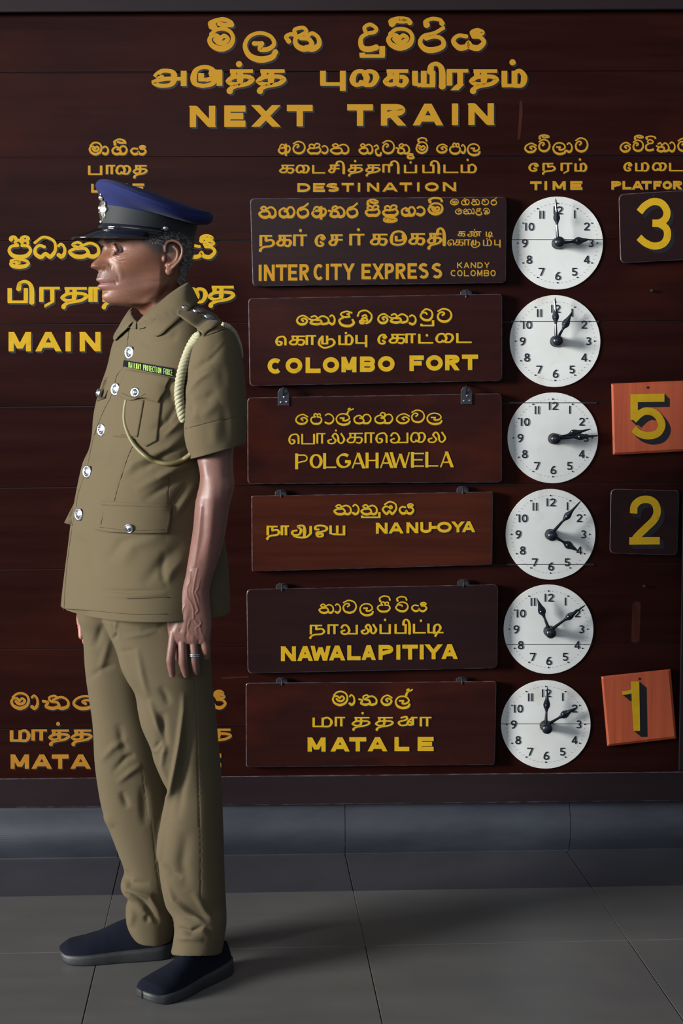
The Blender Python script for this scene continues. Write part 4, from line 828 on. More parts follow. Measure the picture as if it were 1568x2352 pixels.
    return me
def localh(V):
    D = V-np.array(H0); return D@np.array(HL), D@np.array(HF), D@np.array(HZ)
def head_color(me):
    V = coords(me); x, y, z = localh(V); ax = np.abs(x); n = len(V)
    base = np.array([.175, .078, .048]); C = np.tile(base, (n, 1))
    def mixc(c, a): C[:] = C*(1-a[:, None])+np.array(c)*a[:, None]
    mixc((.17, .072, .045), .5*np.clip((-.02-y)/.06, 0, 1))
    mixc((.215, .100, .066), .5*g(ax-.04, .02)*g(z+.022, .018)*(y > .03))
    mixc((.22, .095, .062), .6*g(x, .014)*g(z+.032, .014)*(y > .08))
    fr = (y > .045)
    mixc((.125, .100, .100), .85*fr*g(x, .028)*g(z+.0555, .0070))                    # stubble on the lip
    mixc((.200, .110, .085), .5*fr*g(x, .035)*g(z+.098, .018))
    mixc((.175, .085, .060), .35*g(z+.085, .03)*(y < .07)*(y > .0))
    lip = fr*g(x, .0255)**.6*((g(z+.0670, .0052) > .45)*.9+(g(z+.0795, .0062) > .42)*1.0)
    mixc((.235, .120, .112), np.clip(lip, 0, .85))
    mixc((.060, .030, .026), .8*fr*g(z+.0727, .0016)*g(x, .027))
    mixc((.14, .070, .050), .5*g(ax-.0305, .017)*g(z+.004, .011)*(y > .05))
    mixc((.13, .055, .038), .75*(ax > .068)*g(y+.024, .011)*g(z+.013, .016)*(ax < .0795))
    mixc((.030, .024, .022), .8*fr*g(ax-.031, .02)*g(z-.0140-.10*(ax-.03)*(ax < .03), .0032))   # eyebrows
    sc = np.clip((z-.002-.9*np.clip(y-.035, -.02, .1))/.012, 0, 1)*(y < .075)                    # scalp under the hair
    nape = ((y < -.046) & (z > -.075)).astype(float)
    mixc((.075, .055, .047), np.clip(sc+nape*.8, 0, .9)*(ax < .079))
    return C
def setcol(me, C):
    a = me.color_attributes.new('col', 'FLOAT_COLOR', 'POINT'); a.data.foreach_set('color', np.hstack([np.clip(C, 0, 1), np.ones((len(C), 1))]).astype(np.float32).reshape(-1))
# ---- arm and hand ----------------------------------------------------------
AY = YM-.185
ARM = [(755, 480, 515, .020), (800, 468, 532, .034), (900, 456, 538, .038), (1000, 452, 538, .039), (1052, 452.5, 535, .040), (1089, 459, 536, .041), (1113, 457.5, 538.5, .042), (1140, 451.5, 532.5, .040), (1166, 448, 526, .038),
       (1198, 445.5, 521.5, .036), (1224, 442.5, 517.5, .034), (1257, 437.5, 510, .031), (1280, 434, 503, .029), (1303, 430, 495.5, .026), (1322, 426, 489, .024), (1342, 421, 483.5, .022), (1358, 417.5, 481, .0205), (1388, 411.5, 482.5, .018), (1413, 404, 485, .0165), (1438, 394, 485.5, .0155), (1455, 389.5, 484, .0145), (1470, 388, 482, .0125), (1478, 391, 480, .009)]
def arm_mesh():
    mb = MB(); ys = np.linspace(755, 1478, 150); rows = interp_rows(ARM, ys)
    def Ya(y): return YM-.165+(-.022*min(max((y-1040)/100, 0), 1))+.020*min(max((y-1180)/250, 0), 1)
    v, f = loft([vis_fit(r[0], r[1], r[2], sup(48, (r[2]-r[1])/2/1120, r[3], 2.2), Ya(r[0])) for r in rows], (True, True)); mb.add(v, f)
    yb = Ya(1470)
    F = {'index': ([(399, 1452, .000), (396, 1478, -.003), (393, 1500, -.004), (391.8, 1516, -.003), (393.5, 1534, .003), (395.5, 1549, .010)], (.0098, .0092, .0089, .0092, .0082, .0068)),
         'middle': ([(419, 1456, .000), (419, 1480, -.004), (420, 1502, -.006), (421, 1521, -.004), (424.5, 1538, .003), (427, 1549, .010)], (.0102, .0096, .0094, .0097, .0088, .0072)),
         'ring': ([(442, 1456, .001), (444.5, 1480, -.002), (446.5, 1502, -.004), (448, 1520, -.001), (449.8, 1535, .006), (451.5, 1543, .012)], (.0098, .0090, .0086, .0088, .0080, .0066)),
         'little': ([(465, 1440, .002), (468, 1462, .001), (471, 1482, .001), (473, 1496, .003), (474.5, 1507, .009)], (.0100, .0098, .0094, .0090, .0070)),
         'thumb': ([(396, 1420, .006), (398, 1450, .018), (402, 1478, .026), (405, 1500, .030), (406, 1512, .033)], (.012, .0115, .0098, .0088, .0070))}
    tips = {}
    for k, (pp, rr) in F.items():
        P = catmull([pxY(x, y, yb+d) for x, y, d in pp], 6); n = len(P); rad = np.interp(np.linspace(0, len(rr)-1, n), range(len(rr)), rr)
        kn = 1+.05*np.exp(-((np.linspace(0, 1, n)-.60)/.07)**2); rad = rad*kn
        mb.tube(P, list(rad), 14); mb.ball(P[-1], rad[-1]*1.0, 14, 10); mb.ball(P[0], rad[0]*1.02, 14, 10)
        tips[k] = P[-1]+Vector((0, .001, -.002))
    for a, b in (((399, 1452), (419, 1456)), ((419, 1456), (442, 1456)), ((442, 1456), (465, 1445))):        # knuckles row
        mb.tube([pxY(*a, yb), pxY(*b, yb)], .0098, 12)
    me = remesh(mb, .0013, 3, .5)
    # veins, tendons and knuckle creases
    o = (360, 1300); s = 8.4
    c = lambda *pts: [(o[0]+a/s, o[1]+b/s) for a, b in pts]
    RS = [(c((650, 100), (640, 300), (580, 420), (590, 600), (680, 740), (710, 860), (710, 1010)), 2.0, .0016, False), (c((780, 60), (730, 300), (700, 500), (730, 640), (800, 860), (750, 920)), 2.0, .0015, False),
          (c((850, 200), (800, 420), (750, 510), (800, 620), (830, 780)), 1.8, .0014), (c((710, 1010), (640, 1040), (610, 1160), (600, 1260), (660, 1370)), 1.9, .0016), (c((710, 1010), (760, 1100), (830, 1160), (880, 1380)), 1.8, .0015),
          (c((800, 980), (860, 1090), (830, 1150), (760, 1190), (770, 1380)), 1.8, .0014), (c((560, 720), (500, 840), (470, 980), (540, 1070)), 1.9, .0014), (c((600, 820), (570, 1000), (540, 1200), (520, 1400)), 5, .0016),
          (c((440, 1050), (350, 1250), (310, 1400)), 5, .0012), (c((470, 1180), (440, 1300)), 3, -.0015), (c((620, 1150), (560, 1350), (600, 1500)), 3, -.0014),
          (c((690, 1300), (700, 1500)), 5, .0014), (c((880, 1300), (920, 1500)), 5, .0012), (c((810, 1400), (800, 1520)), 3, -.0018),
          ([(448, 1150), (443, 1200), (437, 1250), (430, 1305)], 5, .0014, False), ([(462, 1165), (458, 1210), (452, 1260), (446, 1300)], 4, .0016, False), ([(470, 1100), (468, 1170), (466, 1230), (455, 1290)], 7, -.0025), ([(490, 1090), (487, 1160), (482, 1230), (470, 1300)], 9, .0030),
          ([(520, 1095), (528, 1112), (522, 1135)], 7, .0025), ([(470, 1060), (472, 1100)], 8, .002)]
    for (x, y) in ((393, 1508), (421, 1517), (448, 1520)):
        for k in (-5, -1.5, 2): RS.append(([(x-5, y+k), (x+5, y+k+.6)], .9, -.0006, False))
    ridges(me, RS, k_=.7)
    V = coords(me); C = np.tile(np.array([.160, .080, .066]), (len(V), 1)); q = topx(V)
    for k, t in tips.items():
        d = np.linalg.norm(V-np.array(t)-np.array([0, .003, -.004]), axis=1); a = np.clip(1.3-d/.0085, 0, 1)[:, None]*.9; C = C*(1-a)+np.array([.50, .26, .21])*a
    for (x, y) in ((393, 1512), (422, 1520), (448, 1520)):
        a = (.5*np.exp(-((q[:, 0]-x)/7)**2-((q[:, 1]-y)/7)**2))[:, None]; C = C*(1-a)+np.array([.085, .045, .038])*a
    setcol(me, C); return me
def man():
    root = empty('person', pxZ(400, 2235), 'officer in khaki short-sleeved uniform and navy peaked cap, standing turned to the left', 'person')
    # ------------------------------------------------ jacket
    FI = R_(35)
    J = [(722, 310, 446, .074, .068, 30), (735, 280, 467, .130, .088, 26), (750, 267, 494, .168, .100, 20), (765, 262, 506, .182, .108, 14), (790, 256, 512, .190, .114, 6), (840, 246, 514, .198, .120, 0),
         (885, 231, 514, .200, .124, 0), (921, 221, 514, .200, .126, 0), (957, 214, 513, .198, .127, 0), (1001, 210.5, 510, .195, .128, 0), (1033, 204, 507, .192, .130, 0), (1063, 190.5, 505, .190, .134, 0), (1098, 181.5, 504, .188, .138, 0), (1154, 170.5, 507, .190, .140, 0),
         (1204, 162.5, 512, .193, .140, 0), (1245, 157.5, 518, .196, .140, 0), (1304, 150, 525, .200, .141, 0), (1357, 143.5, 528, .204, .143, 0), (1396, 139.5, 528, .206, .145, 0)]
    ys = np.linspace(722, 1396, 320); rows = interp_rows(J, ys); n = 420
    def torso(k=1.0, shr=0, rws=None, nn=n):
        R = []
        for y, xl, xr2, A, B, T_ in (rows if rws is None else rws):
            rot = -(math.pi/2-FI)                    # lateral axis of the body seen from above
            S = sup(nn, A*k, B*k, 2.35, rot)
            R.append(vis_fit(y, xl+shr, xr2-shr, S, YM, 5, max(T_, 0)/1054*S[:, 0]/np.abs(S[:, 0]).max()))
        return R
    R = torso(); v, f = loft(R, (False, False)); me = mesh_from('jacket', v, f, True); fixnorm(me)
    a2 = lambda ox, oy, s, *p: [(ox+x/s, oy+y/s) for x, y in p]
    c2 = lambda *p: a2(120, 640, 3.409, *p); c3 = lambda *p: a2(120, 1040, 3.409, *p)
    folds = [(c2((560, 1560), (640, 1440), (900, 1330), (1080, 1180)), 9, .006), (c2((700, 1500), (880, 1380), (1080, 1290)), 6, -.006), (c2((820, 1560), (960, 1480), (1120, 1440)), 9, .007), (c2((760, 1200), (900, 1120), (1000, 960)), 8, -.006), (c2((860, 1250), (960, 1160), (1040, 1080)), 6, .005),
             (c2((880, 800), (900, 900), (980, 1000)), 8, -.006), (c2((940, 800), (1000, 920)), 7, .005), (c2((500, 1250), (440, 1400), (330, 1560)), 10, .0045), (c2((420, 1200), (380, 1330), (300, 1450)), 7, -.003),
             (c3((560, 200), (760, 80), (1000, 30)), 10, -.007), (c3((640, 300), (860, 180), (1090, 90)), 10, .007), (c3((700, 380), (900, 260), (1100, 170)), 8, -.006), (c3((940, 520), (1040, 360), (1150, 180)), 9, .009), (c3((900, 480), (960, 380), (1060, 220)), 7, -.007),
             (c3((520, 900), (640, 720), (880, 650)), 14, .005), (c3((420, 860), (540, 700), (800, 640)), 10, -.004), (c3((700, 1040), (860, 860), (1030, 700)), 13, -.006), (c3((860, 1060), (940, 920), (1060, 800)), 10, .005), (c3((220, 640), (300, 800), (330, 980)), 13, -.0045), (c3((160, 560), (260, 700)), 9, .003),
             (c3((380, 1075), (560, 1090), (880, 1080)), 5, -.0045), (c3((400, 1110), (640, 1120), (900, 1110)), 6, .004), (c3((880, 760), (860, 940), (900, 1080)), 8, -.004), (c2((600, 480), (640, 560)), 5, -.003), (c2((480, 640), (560, 480)), 8, .003), (c2((650, 460), (760, 520), (940, 470), (1000, 380)), 9, -.004)]
    seams = [(c3((280, 0), (210, 300), (185, 420)), .9, -.0012, False), (c3((160, 560), (125, 800), (100, 1060), (90, 1250)), .9, -.0014, False), (c3((588, 0), (530, 200), (487, 375)), .9, -.0012, False), (c3((395, 375), (487, 380)), .9, -.001, False), (c3((920, 150), (900, 400)), .9, -.0012, False),
             (c3((80, 1225), (300, 1232), (600, 1255)), .9, -.0012, False), (c3((585, 1140), (720, 1138), (920, 1128)), .9, -.001, False), (c2((600, 400), (590, 480), (560, 680), (505, 760), (470, 900), (400, 1040), (330, 1220)), 1.0, -.0016, False), (c2((640, 1290), (590, 1400), (540, 1560)), .9, -.0010, False)]
    ridges(me, folds, k_=.75); me.update(); ridges(me, seams)
    out = add_mod_solid(me, .0022, -1); out.shade_smooth(); jk = link('jacket', out, KHAKI); child(jk, root); J1 = me
    # hem edge, sleeves
    SL = [(744, 478, 514, .024), (753, 464, 526, .040), (770, 450, 540, .054), (800, 441, 552, .065), (840, 431, 559, .070), (880, 425.5, 563, .070), (920, 422.5, 566, .069), (963, 422, 567, .067), (1000, 425, 566, .066), (1036, 437, 563.5, .065)]
    ys = np.linspace(744, 1036, 160); rws = interp_rows(SL, ys); SY = YM-.165; R = []
    for y, l, r, b in rws:
        S = sup(200, (r-l)/2/1110, b, 2.3); tk = max(0, (y-850)/186)
        tl = -S[:, 0]*0+ -tk*.0155*(-S[:, 0]/((r-l)/2/1110)); tl = tk*.0155*(S[:, 0]/((r-l)/2/1110)); tl = tl+tk*.012*(-S[:, 1]/b)*0
        R.append(vis_fit(y, l, r, S, SY, 5, tl))
    v, f = loft(R, (True, False)); sm = mesh_from('sleeve', v, f, True); fixnorm(sm)
    c5 = lambda *p: a2(380, 690, 6.355, *p)
    ridges(sm, [(c5((280, 1250), (420, 1020), (640, 860), (880, 560)), 9, -.007), (c5((300, 1380), (480, 1150), (700, 980)), 7, .006), (c5((370, 1180), (520, 1080), (680, 1010)), 5, -.004), (c5((880, 560), (700, 760), (560, 900)), 6, .004),
                (c5((420, 1440), (600, 1440), (760, 1300)), 10, -.005), (c5((500, 1700), (640, 1600), (780, 1480)), 11, .005), (c5((300, 1400), (380, 1560), (400, 1700)), 7, -.006), (c5((420, 1560), (430, 1800)), 10, .004),
                (c5((850, 1500), (880, 1800), (900, 2100)), 12, -.0045), (c5((700, 1750), (720, 2150)), 12, .004), (c5((820, 900), (850, 1300)), 14, -.004)], k_=.6)
    sm.update(); ridges(sm, [(c5((380, 1870), (520, 1810), (800, 1740), (1180, 1700)), .9, -.0011, False), (c5((560, 520), (700, 480), (860, 420)), 1.2, -.002, False)])
    o2 = add_mod_solid(sm, .0022, -1); o2.shade_smooth(); child(link('sleeve', o2, KHAKI), jk).matrix_parent_inverse = Matrix()
    sl = [o for o in bpy.data.objects if o.name == 'sleeve'][0]; sl.matrix_parent_inverse = Matrix.Identity(4)
    SLf = [(742, 300, 340, .04), (770, 286, 350, .06), (840, 262, 350, .066), (920, 245, 345, .066), (1030, 232, 335, .064)]
    R = [vis_fit(r[0], r[1], r[2], sup(60, .05, r[3], 2.3), YM+.155) for r in interp_rows(SLf, np.linspace(742, 1030, 30))]
    v, f = loft(R, (True, False)); fs = mesh_from('sleeve', v, f, True); fixnorm(fs); fs = add_mod_solid(fs, .0022, -1); fs.shade_smooth(); o = link('sleeve', fs, KHAKI, jk)
    sf = Surf(J1, sm); sfj = Surf(J1)
    P = lambda *a: a
    def jp(name, mb, m=KHAKI, smooth=True, parent=None): o = mb.build(name, m, None, smooth); o.parent = parent or jk; o.matrix_parent_inverse = Matrix.Identity(4); return o
    jk.matrix_parent_inverse = Matrix.Translation(-Vector(root.location))
    # collar stand + leaves
    neck = HEAD
    sfn = Surf(neck)
    nb = (pxY(376, 690, YM-.005))
    # near leaf: from the fold line beside the neck out onto the shoulder
    fold = [(317, 741, -.078), (328, 727, -.094), (345, 712, -.100), (366, 695, -.100), (390, 675, -.094), (412, 660, -.078), (428, 651, -.050), (432, 650, -.010), (424, 655, .040)]
    outer = [(357, 773, -.125), (372, 767, -.134), (388, 752, -.142), (405, 738, -.145), (424, 722, -.142), (440, 706, -.128), (452, 696, -.095), (456, 690, -.050), (448, 690, .02)]
    def leaf(A, B, name, th=.0022):
        A = catmull([pxY(x, y, YM+d) for x, y, d in A], 6); B = catmull([pxY(x, y, YM+d) for x, y, d in B], 6); G = []; m = len(A)
        for j in range(9):
            t = j/8; G.append([a.lerp(b, t)+Vector((0, -1, .6)).normalized()*.007*math.sin(math.pi*min(t*1.25, 1)) for a, b in zip(A, B)])
        for j in range(1, 9):
            for i in range(m):
                p_ = G[j][i]; x_, y_ = topx([p_])[0]; d_ = (p_-CAMLOC).normalized(); h_, n_, k_, s_ = sfj.t.ray_cast(CAMLOC, d_)
                if h_ is not None and h_.y-.0065 < p_.y and p_.y < YM+.01 and min(j/3, 1)*.0065 > 0: G[j][i] = CAMLOC+(p_-CAMLOC)*((h_.y-.0065*min(j/3, 1)-CAMLOC.y)/(p_.y-CAMLOC.y))
        vs = [p for r in G for p in r]; fs2 = [(j*m+i, j*m+i+1, (j+1)*m+i+1, (j+1)*m+i) for j in range(8) for i in range(m-1)]
        cm = mesh_from(name, vs, fs2, True); fixnorm(cm); cm = add_mod_solid(cm, th, 0); cm.shade_smooth(); o = link(name, cm, KHAKI, jk); return o
    leaf(fold, outer, 'collar')
    leaf([(313, 738, -.070), (306, 728, -.050), (302, 722, -.020), (300, 715, .015), (306, 706, .05)], [(288, 757, -.060), (272, 772, -.035), (263, 782, .000), (262, 770, .035), (280, 740, .07)], 'collar')
    leaf([(316, 741, -.074), (325, 731, -.085), (343, 716, -.090), (366, 698, -.090), (390, 679, -.084), (412, 664, -.068), (426, 656, -.045)], [(318, 756, -.080), (332, 752, -.098), (350, 740, -.106), (372, 722, -.106), (396, 702, -.1), (418, 686, -.084), (434, 676, -.055)], 'collar_stand')
    leaf([(316, 740, -.072), (308, 731, -.052), (304, 724, -.022), (304, 716, .012)], [(312, 756, -.078), (298, 752, -.06), (290, 745, -.03), (292, 732, .005)], 'collar_stand')
    # pockets, flaps, epaulette
    sc = lambda amp: (lambda u, v: (0, amp*v*(math.cos(2*math.pi*u)*.5-.5)))
    jp('pocket', patch(sfj, [(274, 905), (371, 925), (361, 1012), (263, 1003)], 24, 20, .0030, .003, lambda u, v: (0, v*v*16*max(0, 1-abs(u-.75)*4) if u > .5 else 0)))
    jp('pocket_pleat', patch(sfj, [(292, 912), (334, 920), (319, 1004), (280, 1000)], 12, 16, .0052, .002))
    fl = jp('pocket_flap', patch(sfj, [(295, 850), (393, 868), (366, 926), (275, 905)], 28, 14, .0075, .0022, lambda u, v: (0, v*(10*math.sin(math.pi*min(u*1.9, 1))*(1 if u < .53 else 0)-9*math.sin(math.pi*(u-.5)/.5)*(u > .5)*.6)), .002))
    lp = jp('pocket_flap', patch(sfj, [(236, 1160), (395, 1166), (385, 1224), (223, 1217)], 36, 14, .0065, .0022, lambda u, v: (0, 3.5*math.sin(math.pi*u)*v+1.2*math.sin(9*u)*v), .004))
    jp('pocket_welt', patch(sfj, [(236, 1151), (395, 1160), (395, 1167), (236, 1160)], 30, 3, .004, .002))
    def plate(name, pp, th=.002):
        vs = [pxY(x, y, YM+d) for x, y, d in pp]; k = len(vs); mb = MB(); mb.prism(vs, [p+Vector((0, th, 0)) for p in vs]); return jp(name, mb)
    plate('far_pocket_flap', [(173, 1150, .045), (181, 1160, -.02), (172, 1200, -.02), (165.5, 1206, 0), (147, 1201, .06), (150, 1196, .06)])
    plate('chest_flap', [(239, 868, .0), (262, 862, -.04), (240, 915, -.045), (221.5, 922, .01)])
    ep = jp('epaulette', patch(sf, [(424, 706), (513, 742), (470, 770), (408, 729)], 20, 12, .0075, .0025, lambda u, v: (-6*math.sin(math.pi*v)*(1-u)+3*math.sin(math.pi*v)*u, -7*math.sin(math.pi*u)*(1-v)+0), .0))
    for (x, y, r) in ((423.6, 716, .0115), (450, 724, .0145), (471.6, 734, .0145)):
        p, nn = sf.hit(x, y, .010); nn = (nn+Vector((0, -.3, 1.2))).normalized(); a = nn.cross(Vector((0, 1, 0))).normalized(); b = nn.cross(a); mb = MB()
        for k in range(8):
            t = k*math.pi/4; u = a*math.cos(t)+b*math.sin(t); w2 = nn.cross(u); q = .0022
            mb.add([p+u*r, p+w2*r*.30, p-w2*r*.30, p+nn*.0035], [(0, 1, 3), (0, 3, 2), (1, 2, 3), (0, 2, 1)])
        mb.lathe(p, nn, [(r*.62, 0), (r*.58, .003), (r*.3, .0045), (.0003, .005)], 14)
        o = mb.build('button' if r < .012 else 'rank_star', SILVER); o.parent = ep
    # name tag with its raised lettering
    tq = [(292.5, 829), (400, 847), (397.5, 866.5), (290, 843.5)]
    mb = patch(sfj, tq, 30, 5, .0085, .003); nt_ = jp('name_tag', mb, TAGB, False); st = Surf(nt_.data)
    t = Text(lambda x, y, l: st.hit(x, y, .0004+l*.3)[0], None); s = 'RAILWAY PROTECTION FORCE'; x = 295.5
    W = (396.5-x)/len(s)
    for i, chx in enumerate(s):
        xx = x+i*W; f2 = (xx-292)/106; yt = 831.2+f2*19.2; yb2 = yt+12.0+1.6*f2
        if chx != ' ': t.lat(chx, xx+.35, xx+W-.35, yt, yb2, 1.15)
    o = t.mb.build('tag_lettering', TAGG); o.parent = nt_
    # buttons
    for x, y, r in ((297.8, 810, .0136), (265.8, 894.6, .0136), (233.5, 987.6, .0134), (200.7, 1083.8, .0138), (181.6, 1181.7, .0134)):
        p, nn = sfj.hit(x+(3 if x < 210 else 0), y, .001); pc = pxY(x, y, p.y-.003); nn = (nn*.45+Vector((-.40, -.88, -.10))*.55).normalized(); bt = button(None, pc, nn, r); bt.parent = jk
    p, nn = sfj.hit(319, 903, .010); bt = button(None, p, (Vector((-.35, -.9, .1))), .0100); bt.parent = fl; bt.matrix_parent_inverse = Matrix.Identity(4)
    p, nn = sfj.hit(302.5, 1213, .011); bt = button(None, p, (Vector((-.35, -.9, -.25))), .0098); bt.parent = lp
    bt = button(None, pxY(227, 902.5, YM-.02), (-.8, -.5, .2), .0098); bt.parent = jk
    # cords
    def onsurf(pts, off, sm_=3, S=sf):
        Pp = [(p.x, p.y) for p in catmull([Vector((a, b, 0)) for a, b in pts], 6)]; Y = [S.hit(x, y, off)[0].y for x, y in Pp]
        for _ in range(sm_): Y = [min(Y[i], (Y[max(i-1, 0)]+Y[i]+Y[min(i+1, len(Y)-1)])/3) if False else (Y[max(i-1, 0)]+Y[i]*2+Y[min(i+1, len(Y)-1)])/4 for i in range(len(Y))]
        return [pxY(x, y, yy) for (x, y), yy in zip(Pp, Y)]
    mb = MB(); braid(mb, onsurf([(459, 766), (443, 787), (430, 816), (420, 845), (413.5, 874.7), (411, 904), (414, 933), (418, 951), (421, 968)], .010, 8), .0098, 3, .024, .0052); jp('braided_cord', mb, CORD)
    mb = MB(); braid(mb, [pxY(x, y, YM-.17-d) for x, y, d in ((511, 744, .03), (524, 750, .02), (536, 762, .0), (544, 778, -.02), (549.5, 795, -.03), (554, 822, -.05))], .0058, 3, .016, .0030); jp('braided_cord', mb, CORD)
    mb = MB(); mb.tube(onsurf([(294, 906), (288, 933), (286, 963), (293, 992), (308, 1021), (331, 1045), (355, 1059.5), (384, 1065), (413, 1059.5), (441, 1041)], .0085, 6), .0050, 12); jp('olive_lanyard', mb, OLIVE)
    def seam(lines, S=sfj, off=.0004, r=.00065, par=None):
        m_ = MB()
        for ln in lines: m_.tube(onsurf(ln, off, 1, S), r, 5)
        jp('seam', m_, THREAD, True, par)
    seam([c2((600, 400), (590, 480), (560, 680), (505, 760), (470, 900), (400, 1040), (330, 1220), (290, 1400), (262, 1560))]); seam([c3((258, 150), (230, 240), (200, 330), (185, 440), (160, 560), (125, 800), (100, 1060), (92, 1240))])
    seam([c2((640, 1290), (590, 1400), (540, 1560)), c3((545, 170), (510, 290), (487, 375))]); seam([c3((915, 190), (905, 300), (900, 395))]); seam([c3((80, 1222), (300, 1236), (600, 1262), (900, 1262))]); seam([c3((585, 1142), (720, 1140), (920, 1130))])
    seam([c5((290, 1870), (520, 1812), (800, 1745), (1170, 1715))], Surf(sm)); seam([c2((500, 470), (545, 440), (600, 415))]) if False else seam([c5((560, 530), (700, 478), (860, 425))], Surf(sm), r=.0009)
    seam([[(x, y-2.6+.0) for x, y in ((280, 905), (300, 914), (318, 914), (335, 907))]], Surf(fl.data), .0003, .0005, fl); seam([[(229, 1211), (300, 1218), (380, 1217)], [(231, 1205), (241, 1165)], [(380, 1217), (390, 1170)]], Surf(lp.data), .0003, .0005, lp)
    # ------------------------------------------------ trousers
    near = [(1372, 262, 484, .115, -.02), (1415, 236, 486, .112, -.025), (1464, 256, 484, .100, -.04), (1500, 270, 484, .094, -.05), (1526, 277, 485, .092, -.055), (1557, 291, 486, .090, -.06), (1588, 309, 488, .088, -.06), (1632, 317, 495, .086, -.06), (1666, 325, 498, .084, -.058), (1714, 346, 502, .080, -.055), (1742, 353, 505, .078, -.05), (1784, 371, 508, .074, -.045), (1815, 386, 510, .072, -.04), (1857, 381, 511, .070, -.035), (1912, 370.5, 513, .070, -.025), (1968, 363.5, 514.5, .070, -.018), (2018, 368, 516, .070, -.012), (2046, 373, 517, .070, -.01), (2075, 381, 519, .070, -.005), (2094, 395, 520, .072, -.015), (2119, 400, 520, .074, -.020), (2150, 397, 515, .074, -.02), (2172, 392, 511, .074, -.02)]
    far = [(1372, 174, 350, .105, .03), (1415, 177.5, 345, .102, .04), (1442, 187, 345, .098, .05), (1478, 191.5, 347, .094, .06), (1520, 194, 350, .090, .07), (1562, 198.5, 355, .088, .075), (1618, 207, 362, .085, .08), (1660, 212.5, 370, .082, .08), (1745, 217, 384, .078, .08), (1801, 224, 392, .074, .08), (1857, 235, 398, .072, .08), (1912, 255, 402, .070, .08), (1954, 271, 405, .068, .08), (1996, 285, 406, .066, .08), (2024, 277.5, 404, .066, .08), (2041, 279, 402, .066, .08), (2056, 293, 400, .064, .08), (2088, 288.5, 400, .064, .08), (2119, 291, 399, .064, .08), (2138, 299, 398, .064, .08), (2150, 308, 397, .062, .08)]
    mb = MB()
    for tb in (near, far):
        ys = np.linspace(tb[0][0], tb[-1][0], 170); rws = interp_rows(tb, ys); R = []
        for y, l, r, b, dY in rws:
            S = sup(96, (r-l)/2/1075, b, 2.3, 0); e = max(0, (y-2060)/110)
            tl = e*.0145*(-.2+np.cos(2*np.arctan2(S[:, 1], S[:, 0]))*-.5)*1.2 if tb is near else -e*.004*(S[:, 0]/((r-l)/2/1075))
            R.append(vis_fit(y, l, r, S, YM+dY, 5, tl))
        v, f = loft(R, (True, True)); mb.add(v, f)
    tm = remesh(mb, .0026, 5, .5); tm.shade_smooth()
    d1 = lambda *p: a2(120, 1380, 3.564, *p); d2 = lambda *p: a2(120, 1850, 3.564, *p)
    ridges(tm, [(d1((690, 380), (740, 620), (790, 800)), 7, .004), (d1((790, 800), (850, 960), (915, 1190)), 6, .006), (d1((1075, 740), (1070, 900), (1040, 1150), (1000, 1400), (975, 1560), (930, 1700), (905, 1853)), 6, .010), (d1((900, 900), (900, 1080), (920, 1230)), 10, -.008), (d1((960, 860), (930, 780), (880, 700)), 8, -.004),
                (d1((820, 1250), (900, 1180), (920, 1200), (900, 1350), (960, 1540)), 6, .006), (d1((840, 1230), (880, 1150)), 6, -.005), (d1((1130, 900), (1110, 1200), (1060, 1500), (1020, 1800)), 10, -.008), (d1((720, 240), (860, 230), (1000, 150)), 7, -.004), (d1((580, 300), (760, 270), (930, 210)), 6, .003), (d1((540, 420), (700, 400)), 6, -.002),
                (d1((480, 180), (520, 280), (500, 320)), 4, -.006), (d1((540, 130), (500, 280)), 4, .004), (d1((420, 180), (340, 400)), 9, -.005), (d1((480, 260), (420, 480), (380, 600)), 8, .004), (d1((280, 650), (400, 560), (520, 520)), 7, -.003), (d1((540, 300), (600, 560), (690, 700)), 8, .003),
                (d1((540, 1000), (570, 1150), (600, 1250)), 9, -.005), (d1((380, 1330), (500, 1200), (620, 1130)), 8, .005), (d1((480, 1420), (600, 1290), (680, 1260)), 7, -.005), (d1((520, 1500), (640, 1400), (740, 1340)), 7, .005), (d1((560, 1560), (620, 1700)), 8, -.006), (d1((420, 1750), (500, 1853)), 8, .004), (d1((740, 1500), (760, 1853)), 10, -.005),
                (d2((590, 600), (620, 690), (800, 740), (890, 900)), 6, .009), (d2((640, 730), (760, 820), (880, 970)), 7, -.012), (d2((620, 780), (660, 900), (640, 1000)), 7, .006), (d2((760, 900), (790, 960)), 6, -.005), (d2((600, 520), (640, 640), (800, 640)), 7, -.005),
                (d2((935, 0), (900, 160), (880, 400), (880, 470)), 6, .007), (d2((900, 480), (980, 560), (1060, 600)), 8, -.006), (d2((920, 620), (1000, 780), (1100, 860), (1250, 970)), 6, .009), (d2((1000, 860), (1120, 940), (1200, 1000)), 7, .0), (d2((1020, 1000), (1130, 1040), (1250, 980)), 6, -.009), (d2((1000, 1090), (1120, 1080), (1240, 1100)), 7, .006), (d2((1150, 700), (1250, 860), (1320, 960)), 8, .005), (d2((1240, 1000), (1300, 1040), (1390, 1080)), 8, -.006), (d2((1100, 200), (1060, 480), (1100, 700)), 14, -.006)], k_=1.0)
    tm.update(); ridges(tm, [(d1((1168, 640), (1185, 1000), (1190, 1300), (1205, 1853)), .9, -.0014, False), (d2((1205, 0), (1215, 400), (1215, 760)), .9, -.0014, False), (d1((725, 1300), (760, 1600), (800, 1853)), .9, -.0016), (d2((800, 0), (850, 500), (890, 760)), .9, -.0016)])
    tr = link('trousers', tm, TROU); child(tr, root)
    # ------------------------------------------------ body (skin): head, arm, hidden trunk and legs
    bmv = MB()
    rt = interp_rows(J, np.linspace(740, 1396, 30)); v, f = loft(torso(.72, 34, rt, 40), (True, True)); T1 = mesh_from('t', v, f); fixnorm(T1)
    lg = []
